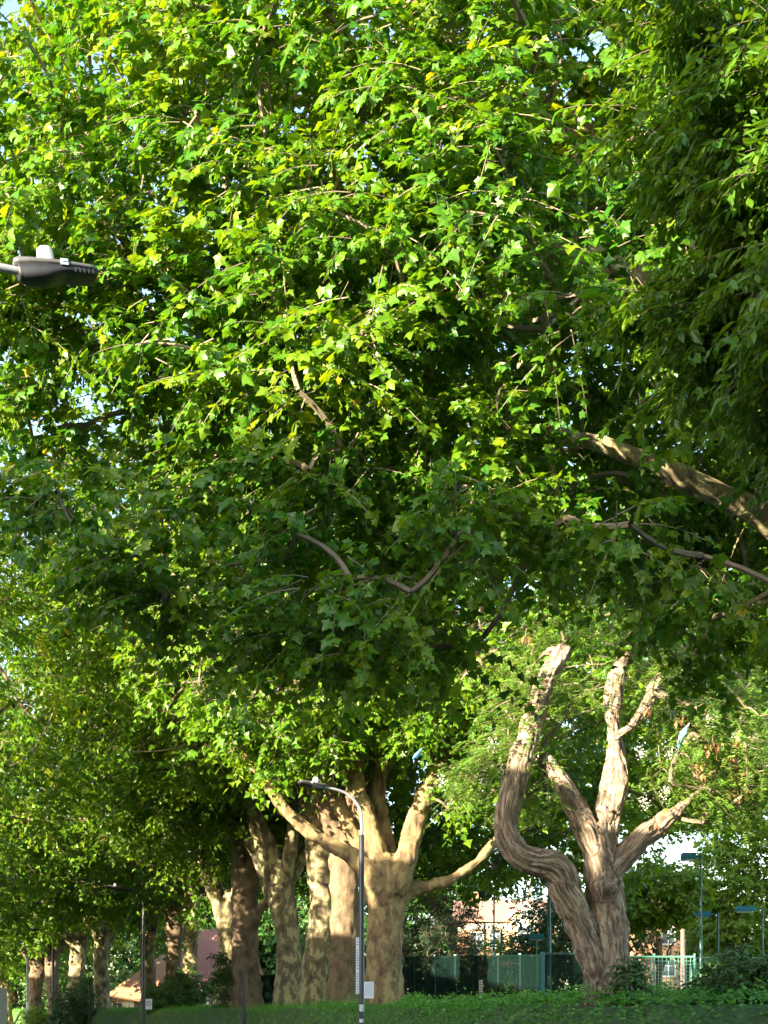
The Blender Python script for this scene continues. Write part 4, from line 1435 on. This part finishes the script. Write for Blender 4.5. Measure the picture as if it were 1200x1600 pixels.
def mast(label, px, ytop, D, head_px, y_head, hh=10, pole_w=6, tilt=0.0, top_extra=0):
    u = D / F
    b = P(px, 1580, D)
    z0 = float(terrain(np.array(b[0]), np.array(b[1])))
    root = empty('floodlight_mast', label, 'floodlight', (b[0], b[1], z0), 0, 'floodlight masts round the court')
    top = EYE + (1600 - ytop) * u - z0
    m = MB()
    m.tube([(0, 0, 0), (0, 0, top * 0.45), (0, 0, top * 0.46), (0, 0, top)], [pole_w * u / 2 * 1.15, pole_w * u / 2 * 1.1, pole_w * u / 2 * 0.9, pole_w * u / 2 * 0.8], 12)
    m.build('pole', TEAL, root, True)
    x0, x1 = (head_px[0] - px) * u, (head_px[1] - px) * u
    zh = EYE + (1600 - y_head) * u - z0
    m = MB()
    m.box(((x1 if abs(x1) < abs(x0) else x0) / 2, 0, zh + 0.02), (abs(x1 if abs(x1) < abs(x0) else x0) + 0.2, 0.08, 0.08))
    m.build('arm', TEAL, root)
    m = MB()
    h = hh * u
    m.prism([(x0, -0.28, zh - h / 2 + 0.02), (x0, 0.28, zh - h / 2), (x0, 0.28, zh + h / 2), (x0, -0.2, zh + h / 2 + 0.03)], (0, 0, 0), (x1 - x0, 0, 0))
    hd = m.build('lamp_head', TEALH, root)
    m = MB()
    m.box(((x0 + x1) / 2, -0.02, zh - h / 2 - 0.012), (abs(x1 - x0) * 0.9, 0.4, 0.02))
    m.build('lens', SIGNW, hd)


mast('tallest floodlight mast with teal head just right of the sky gap', 1095, 1332, 60, (1065, 1086), 1339, 10, 4.2)
mast('farther floodlight mast whose head overlaps the tallest mast', 1122, 1427, 76, (1083, 1109), 1429, 8, 3.4)
mast('floodlight mast by the right edge with its head pointing left', 1192, 1420, 64, (1150, 1177), 1421, 8, 3.4)
mast('low floodlight mast behind the green mesh fence beside the taller dark pole', 838, 1466, 66, (827, 850), 1464.5, 8, 3)
mast('tall dark floodlight mast whose top is lost in the leaves by the leaning limb', 858, 1290, 64, (825, 850), 1296, 9, 6)
mast('floodlight mast half hidden in the shady crown above the tiled house', 772, 1396, 68, (748, 766), 1398, 9, 3)
c = P(1067, 1580, 47)
zc = float(terrain(np.array(c[0]), np.array(c[1])))
root = empty('timber_post', 'weathered pale timber post behind the wire grid fence', 'post', (c[0], c[1], zc))
m = MB()
m.tube([(0, 0, 0), (0.01, 0, 1.2), (0.0, 0, 2.75)], [0.11, 0.1, 0.09], 12)
m.build('shaft', TIMBER, root, True)
m = MB()
m.tube([(0, 0, 2.75), (0, 0, 2.78), (0, 0, 2.84)], [0.1, 0.1, 0.03], 12)
m.build('cap', TIMBER, root, True)

# striped height gauge hung on the dark fence
c = P(751, 1549, 54.6)
root = empty('fence_marker', 'thin pale ladder striped marker on the dark green fence', 'marker', tuple(c - [0, 0.12, 0]))
m = MB()
m.box((0, 0, 0), (0.16, 0.02, 0.95))
m.build('plate', plain('marker_pale', (0.35, 0.30, 0.24), 0.7), root)
m = MB()
for k in range(8):
    m.box((0, -0.013, -0.4 + k * 0.115), (0.13, 0.006, 0.035))
m.build('stripe', INK, root)

# caught plastic scraps in the branches
KITE_B = plain('scrap_blue', (0.12, 0.36, 0.62), 0.5, var=0.3, scale=6)
KITE_P = plain('scrap_pink', (0.62, 0.36, 0.42), 0.5, var=0.2, scale=6)


def scrap(label, poly, D, m0, m1=None):
    c = P(*poly[0], D)
    root = empty('plastic_scrap', label, 'plastic scrap', tuple(c))
    pts = [P(x, y, D + 0.05 * math.sin(i * 2.1)) - c for i, (x, y) in enumerate(poly)]
    ce = np.mean(pts, 0) + [0, -0.08, 0]
    m = MB()
    n = len(pts)
    v = [ce] + pts + [ce + [0, 0.01, 0]] + [q + [0, 0.008, 0] for q in pts]
    tr = [[0, 1 + i, 1 + (i + 1) % n] for i in range(n)] + [[n + 1, n + 2 + (i + 1) % n, n + 2 + i] for i in range(n)]
    m.add(v, tris=tr, quads=[[1 + i, 1 + (i + 1) % n, n + 2 + (i + 1) % n, n + 2 + i] for i in range(n)])
    m.build('sheet', m0, root)
    if m1:
        m = MB()
        e = [pts[0], pts[1], pts[2]]
        m.add([q + [-0.0, -0.05, 0] for q in e] + [q * 0.75 + np.mean(pts, 0) * 0.25 + [0, -0.06, 0] for q in e], quads=[[0, 1, 4, 3], [1, 2, 5, 4]])
        m.build('edging', m1, root)


scrap('torn blue and pink kite scrap caught in the twisted tree', [(1077, 1130), (1062, 1144), (1058, 1162), (1060, 1171), (1066, 1160), (1072, 1147)], 29.3, KITE_B, KITE_P)
scrap('small blue plastic scrap caught in the shady leaves above the tan tree', [(660, 1168), (648, 1178), (644, 1186), (652, 1184), (657, 1180)], 38.5, KITE_B)

# =================================================================== BUILDINGS
TILE_P = brick_mat('roof_tile_pale', (0.42, 0.25, 0.19), (0.36, 0.2, 0.15), (0.24, 0.14, 0.10), 3.0)
TILE_O = brick_mat('roof_tile_orange', (0.42, 0.22, 0.10), (0.35, 0.17, 0.08), (0.2, 0.1, 0.06), 3.0)
TILE_R = brick_mat('roof_tile_red', (0.38, 0.16, 0.11), (0.31, 0.12, 0.08), (0.2, 0.09, 0.06), 3.0)
BRICK_O = brick_mat('brick_orange', (0.48, 0.24, 0.12), (0.40, 0.19, 0.09), (0.5, 0.42, 0.34), 4.0)
CREAM = plain('cream_render', (0.75, 0.66, 0.52), 0.8, var=0.06)
WHITEW = plain('white_timber', (0.8, 0.78, 0.74), 0.6, var=0.05)
GLASS = plain('window_glass', (0.12, 0.14, 0.16), 0.1, var=0.3, scale=1)
SLATE = plain('dark_timber', (0.06, 0.06, 0.065), 0.6)


def hip_roof(m, x0, x1, y0, y1, z, ridge, over=0.4, hip=True):
    x0, x1, y0, y1 = x0 - over, x1 + over, y0 - over, y1 + over
    ym = (y0 + y1) / 2
    hx = (y1 - y0) / 2 if hip else 0
    v = [(x0, y0, z), (x1, y0, z), (x1, y1, z), (x0, y1, z), (x0 + hx, ym, ridge), (x1 - hx, ym, ridge),
         (x0, y0, z - 0.18), (x1, y0, z - 0.18), (x1, y1, z - 0.18), (x0, y1, z - 0.18)]
    m.add(v, quads=[[0, 1, 5, 4], [2, 3, 4, 5], [0, 6, 7, 1], [1, 7, 8, 2], [2, 8, 9, 3], [3, 9, 6, 0], [9, 8, 7, 6]], tris=[[1, 2, 5], [3, 0, 4]])


def window(root, x, y, z, w, h, bars=True):
    f = MB()
    t = 0.09
    f.box((x, y - 0.02, z + h / 2), (w + 2 * t, 0.08, t))
    f.box((x, y - 0.02, z - h / 2), (w + 2 * t, 0.08, t))
    f.box((x - w / 2 - t / 2 + 0.002, y - 0.02, z), (t, 0.076, h - t))
    f.box((x + w / 2 + t / 2 - 0.002, y - 0.02, z), (t, 0.076, h - t))
    f.box((x, y - 0.02, z), (t * 0.7, 0.06, h - t))
    f.box((x, y - 0.02, z + h * 0.1), (w, 0.055, t * 0.6))
    fo = f.build('window', WHITEW, root)
    g = MB()
    g.box((x, y - 0.005, z), (w + 0.05, 0.03, h + 0.02))
    g.build('pane', GLASS, fo)


# house right of centre, tiled roof with a projecting gable
D = 112.0
u = D / F
c = P(790, 1580, D)
z0 = float(terrain(np.array(c[0]), np.array(c[1])))


def ZZ(py):
    return EYE + (1600 - py) * u - z0


root = empty('tiled_house', 'brick house with pale tiled roof and a white edged gable beyond the court', 'house', (c[0], c[1], z0))
m = MB()
x0, x1 = (722 - 790) * u, (872 - 790) * u
ev = ZZ(1441)
m.box(((x0 + x1) / 2, 4, ZZ(1453) / 2), (x1 - x0, 8, ZZ(1453)))
m.build('wall', BRICK_O, root)
m = MB()
m.box(((x0 + x1) / 2, 4, (ZZ(1453) + ev) / 2 + 0.002), (x1 - x0 + 0.1, 8.1, ev - ZZ(1453)))
m.build('rendered_band', CREAM, root)
m = MB()
hip_roof(m, x0, x1, 0, 8, ev + 0.2, ZZ(1400), 0.5, False)
rf = m.build('roof', TILE_P, root)
m = MB()
m.box((x0 + 1.5, 4, ZZ(1400)), (1.0, 0.7, 1.2))
m.box((x0 + 1.5, 4, ZZ(1400) + 0.65), (1.15, 0.85, 0.14))
m.build('chimney', BRICK_O, rf)
m = MB()
gx = (819 - 790) * u
gw = 22 * u
m.prism([(gx - gw, -0.7, 0), (gx + gw, -0.7, 0), (gx + gw, -0.7, ZZ(1436)), (gx, -0.7, ZZ(1417)), (gx - gw, -0.7, ZZ(1436))], (0, 0, 0), (0, 1.2, 0))
m.build('gable', BRICK_O, root)
m = MB()
for sgn in (-1, 1):
    a = np.array([gx, -0.78, ZZ(1414)])
    b_ = np.array([gx + sgn * (gw + 0.35), -0.78, ZZ(1438.5)])
    t = np.array([0, 0, 0.28])
    m.prism([a, b_, b_ + t, a + t], (0, 0, 0), (0, 1.6, 0))
m.build('bargeboard', WHITEW, root)
m = MB()
m.tube([((756 - 790) * u, -0.12, ZZ(1442)), ((756 - 790) * u, -0.12, 0)], 0.06, 8)
m.build('downpipe', SLATE, root)
for (wx, wy, ww, wh) in [(822, 1432, 0.9, 1.1), (745, 1470, 1.1, 1.5), (775, 1468, 1.1, 1.5), (820, 1462, 1.4, 1.5)]:
    window(root, (wx - 790) * u, -0.71 if wx > 800 else -0.01, ZZ(wy), ww, wh)
m = MB()
m.box((gx, -0.75, ZZ(1441.5)), (2 * gw - 0.2, 0.07, 0.7))
m.build('rendered_panel', CREAM, root)

# brick house further right
D = 112.0
c = P(1062, 1580, D)
z0 = float(terrain(np.array(c[0]), np.array(c[1])))
root = empty('brick_house', 'orange brick house with a white bay and tall chimney between the floodlight masts', 'house', (c[0], c[1], z0))
m = MB()
m.box((-1.2, 4.0, ZZ(1425) / 2), (3.6, 8, ZZ(1425)))
m.box((2.8, 4.8, ZZ(1490) / 2), (4.4, 7.6, ZZ(1490)))
m.build('wall', BRICK_O, root)
m = MB()
hip_roof(m, -3.0, 0.6, 0, 8, ZZ(1425), ZZ(1398), 0.3, False)
hip_roof(m, 0.62, 5.0, 1.0, 8.6, ZZ(1490), ZZ(1462), 0.2, False)
rf = m.build('roof', TILE_R, root)
m = MB()
m.box((-1.3, 4.0, ZZ(1387)), (0.5, 0.8, 26 * u))
m.box((-1.3, 4.0, ZZ(1375) + 0.12), (0.62, 0.92, 0.14))
m.build('chimney', BRICK_O, rf)
m = MB()
m.box((2.6, 0.9, ZZ(1512)), (2.9, 0.2, 2.0))
m.build('bay', CREAM, root)
for (wx, yy, wz, ww, wh) in [(-1.0, -0.01, ZZ(1512), 1.1, 1.5), (-1.0, -0.01, ZZ(1462), 1.1, 1.5), (2.6, 0.79, ZZ(1512), 1.6, 1.4)]:
    window(root, wx, yy, wz, ww, wh)

# orange-roofed lodge at the left
D = 112.0
c = P(190, 1580, D)
z0 = float(terrain(np.array(c[0]), np.array(c[1])))
root = empty('park_lodge', 'white walled lodge with orange hipped roof at the left behind the trees', 'house', (c[0], c[1], z0), math.radians(-18))
zw = ZZ(1562)
m = MB()
m.box((3.1, 4.0, zw / 2), (9.0, 8, zw))
m.build('wall', WHITEW, root)
m = MB()
hip_roof(m, -1.4, 7.6, 0, 8, zw + 0.02, zw + 4.6, 0.55)
rf = m.build('roof', TILE_O, root)
m = MB()
m.box((3.0, 4.2, zw + 4.6), (0.8, 0.8, 1.5))
m.build('chimney', BRICK_O, rf)
m = MB()
m.box((1.7, -0.03, zw * 0.45), (0.95, 0.08, zw * 0.9))
m.build('door', SLATE, root)
m = MB()
m.tube([(-0.9, -0.75, zw + 0.9), (-0.9, -0.7, zw - 0.1), (0.1, -0.15, zw - 0.55), (0.1, -0.12, 0)], 0.07, 8)
m.build('downpipe', SLATE, root)
for wx in (-0.4, 3.1, 5.5):
    window(root, wx, -0.01, zw * 0.62, 0.9, 1.0)

# red-tiled building
D = 108.0
u = D / F
c = P(322, 1580, D)
z0 = float(terrain(np.array(c[0]), np.array(c[1])))
root = empty('pavilion', 'low building with steep red tiled roof seen between the sunlit trunks', 'building', (c[0], c[1], z0), math.radians(-20))
zw = EYE + (1600 - 1542) * u - z0
m = MB()
m.box((-0.5, 4.0, zw / 2), (4.2, 7, zw))
m.build('wall', SLATE, root)
m = MB()
hip_roof(m, -2.6, 1.6, 0.5, 7.5, zw + 0.02, zw + 5.2, 0.4, False)
m.build('roof', TILE_R, root)
m = MB()
m.box((0.9, 0.46, zw * 0.45), (0.9, 0.06, zw * 0.9))
m.build('door', COURT_G, root)
for wx in (-1.2,):
    window(root, wx, 0.49, zw * 0.6, 1.2, 1.0)


# houses across the road (behind the viewer's left): they shade the lower trunks
def villa(label, s, hr):
    root = empty('villa', label, 'house', tuple(NS(-13.0, s, 0.1)), an, 'houses across the road behind the viewer')
    m = MB()
    we = hr - 4.2
    m.box((0, 0, we / 2), (8.5, 12.4, we))
    m.build('wall', BRICK_O, root)
    m = MB()
    y0, y1 = -6.5, 6.5
    m.prism([(-4.9, y0, we), (4.9, y0, we), (0, y0, hr)], (0, 0, 0), (0, 13.0, 0))
    rf = m.build('roof', TILE_R, root)
    for y in (-5.6, 5.6):
        m = MB()
        m.box((0.2, y, hr + 0.3), (0.9, 1.3, 2.2))
        m.box((0.2, y, hr + 1.46), (1.05, 1.45, 0.14))
        m.build('chimney', BRICK_O, rf)
    for k in range(4):
        for z in (1.8, 4.8):
            f = MB()
            f.box((4.27, -4.5 + 3 * k, z), (0.06, 1.2, 1.7))
            fo = f.build('window', WHITEW, root)
            g = MB()
            g.box((4.31, -4.5 + 3 * k, z), (0.03, 1.0, 1.5))
            g.build('pane', GLASS, fo)


HR = 11.5
for k in range(12):
    villa('brick villa across the road behind the viewer', 21.6 + 13.05 * (k - 5), HR + [0, 0.1, -0.1, -0.6, -0.4, 0.3, 0.4, 0.2, -0.2, 0.1, 0, 0.2][k])

# =================================================================== LIGHT
EL = math.radians(12)
PHI = math.radians(20)
h = nv * math.cos(PHI) + dv * math.sin(PHI)
ld = Vector((h[0] * math.cos(EL), h[1] * math.cos(EL), -math.sin(EL)))
sun = bpy.data.lights.new('sun', 'SUN')
sun.energy = 5.0
sun.angle = math.radians(0.5)
sun.color = (1.0, 0.88, 0.66)
so = bpy.data.objects.new('sun', sun)
so.rotation_euler = ld.to_track_quat('-Z', 'Y').to_euler()
so.location = (-30, -40, 40)
COL.objects.link(so)

w = bpy.data.worlds.new('World')
sc.world = w
w.use_nodes = True
nt = w.node_tree
bg = nt.nodes['Background']
sky = nt.nodes.new('ShaderNodeTexSky')
sky.sky_type = 'NISHITA'
sky.sun_disc = False
sky.sun_elevation = EL
sky.sun_rotation = math.atan2(-h[0], -h[1])
nt.links.new(sky.outputs['Color'], bg.inputs['Color'])
bg.inputs['Strength'].default_value = 0.14

cam = bpy.data.cameras.new('camera')
cam.sensor_fit = 'HORIZONTAL'
cam.sensor_width = 36
cam.lens = 60
cam.shift_y = 800 / 1200
cam.clip_start = 0.1
cam.clip_end = 3000
co = bpy.data.objects.new('camera', cam)
co.location = (0, 0, EYE)
co.rotation_euler = (math.radians(90), 0, 0)
COL.objects.link(co)
sc.camera = co

sc.view_settings.view_transform = 'Standard'
sc.view_settings.look = 'None'
sc.view_settings.exposure = 2.7
sc.view_settings.gamma = 1
sc.cycles.max_bounces = 7
sc.cycles.diffuse_bounces = 4
sc.cycles.glossy_bounces = 2
sc.cycles.transmission_bounces = 4
sc.cycles.transparent_max_bounces = 4
sc.cycles.use_denoising = True
sc.render.resolution_x = 768
sc.render.resolution_y = 1024
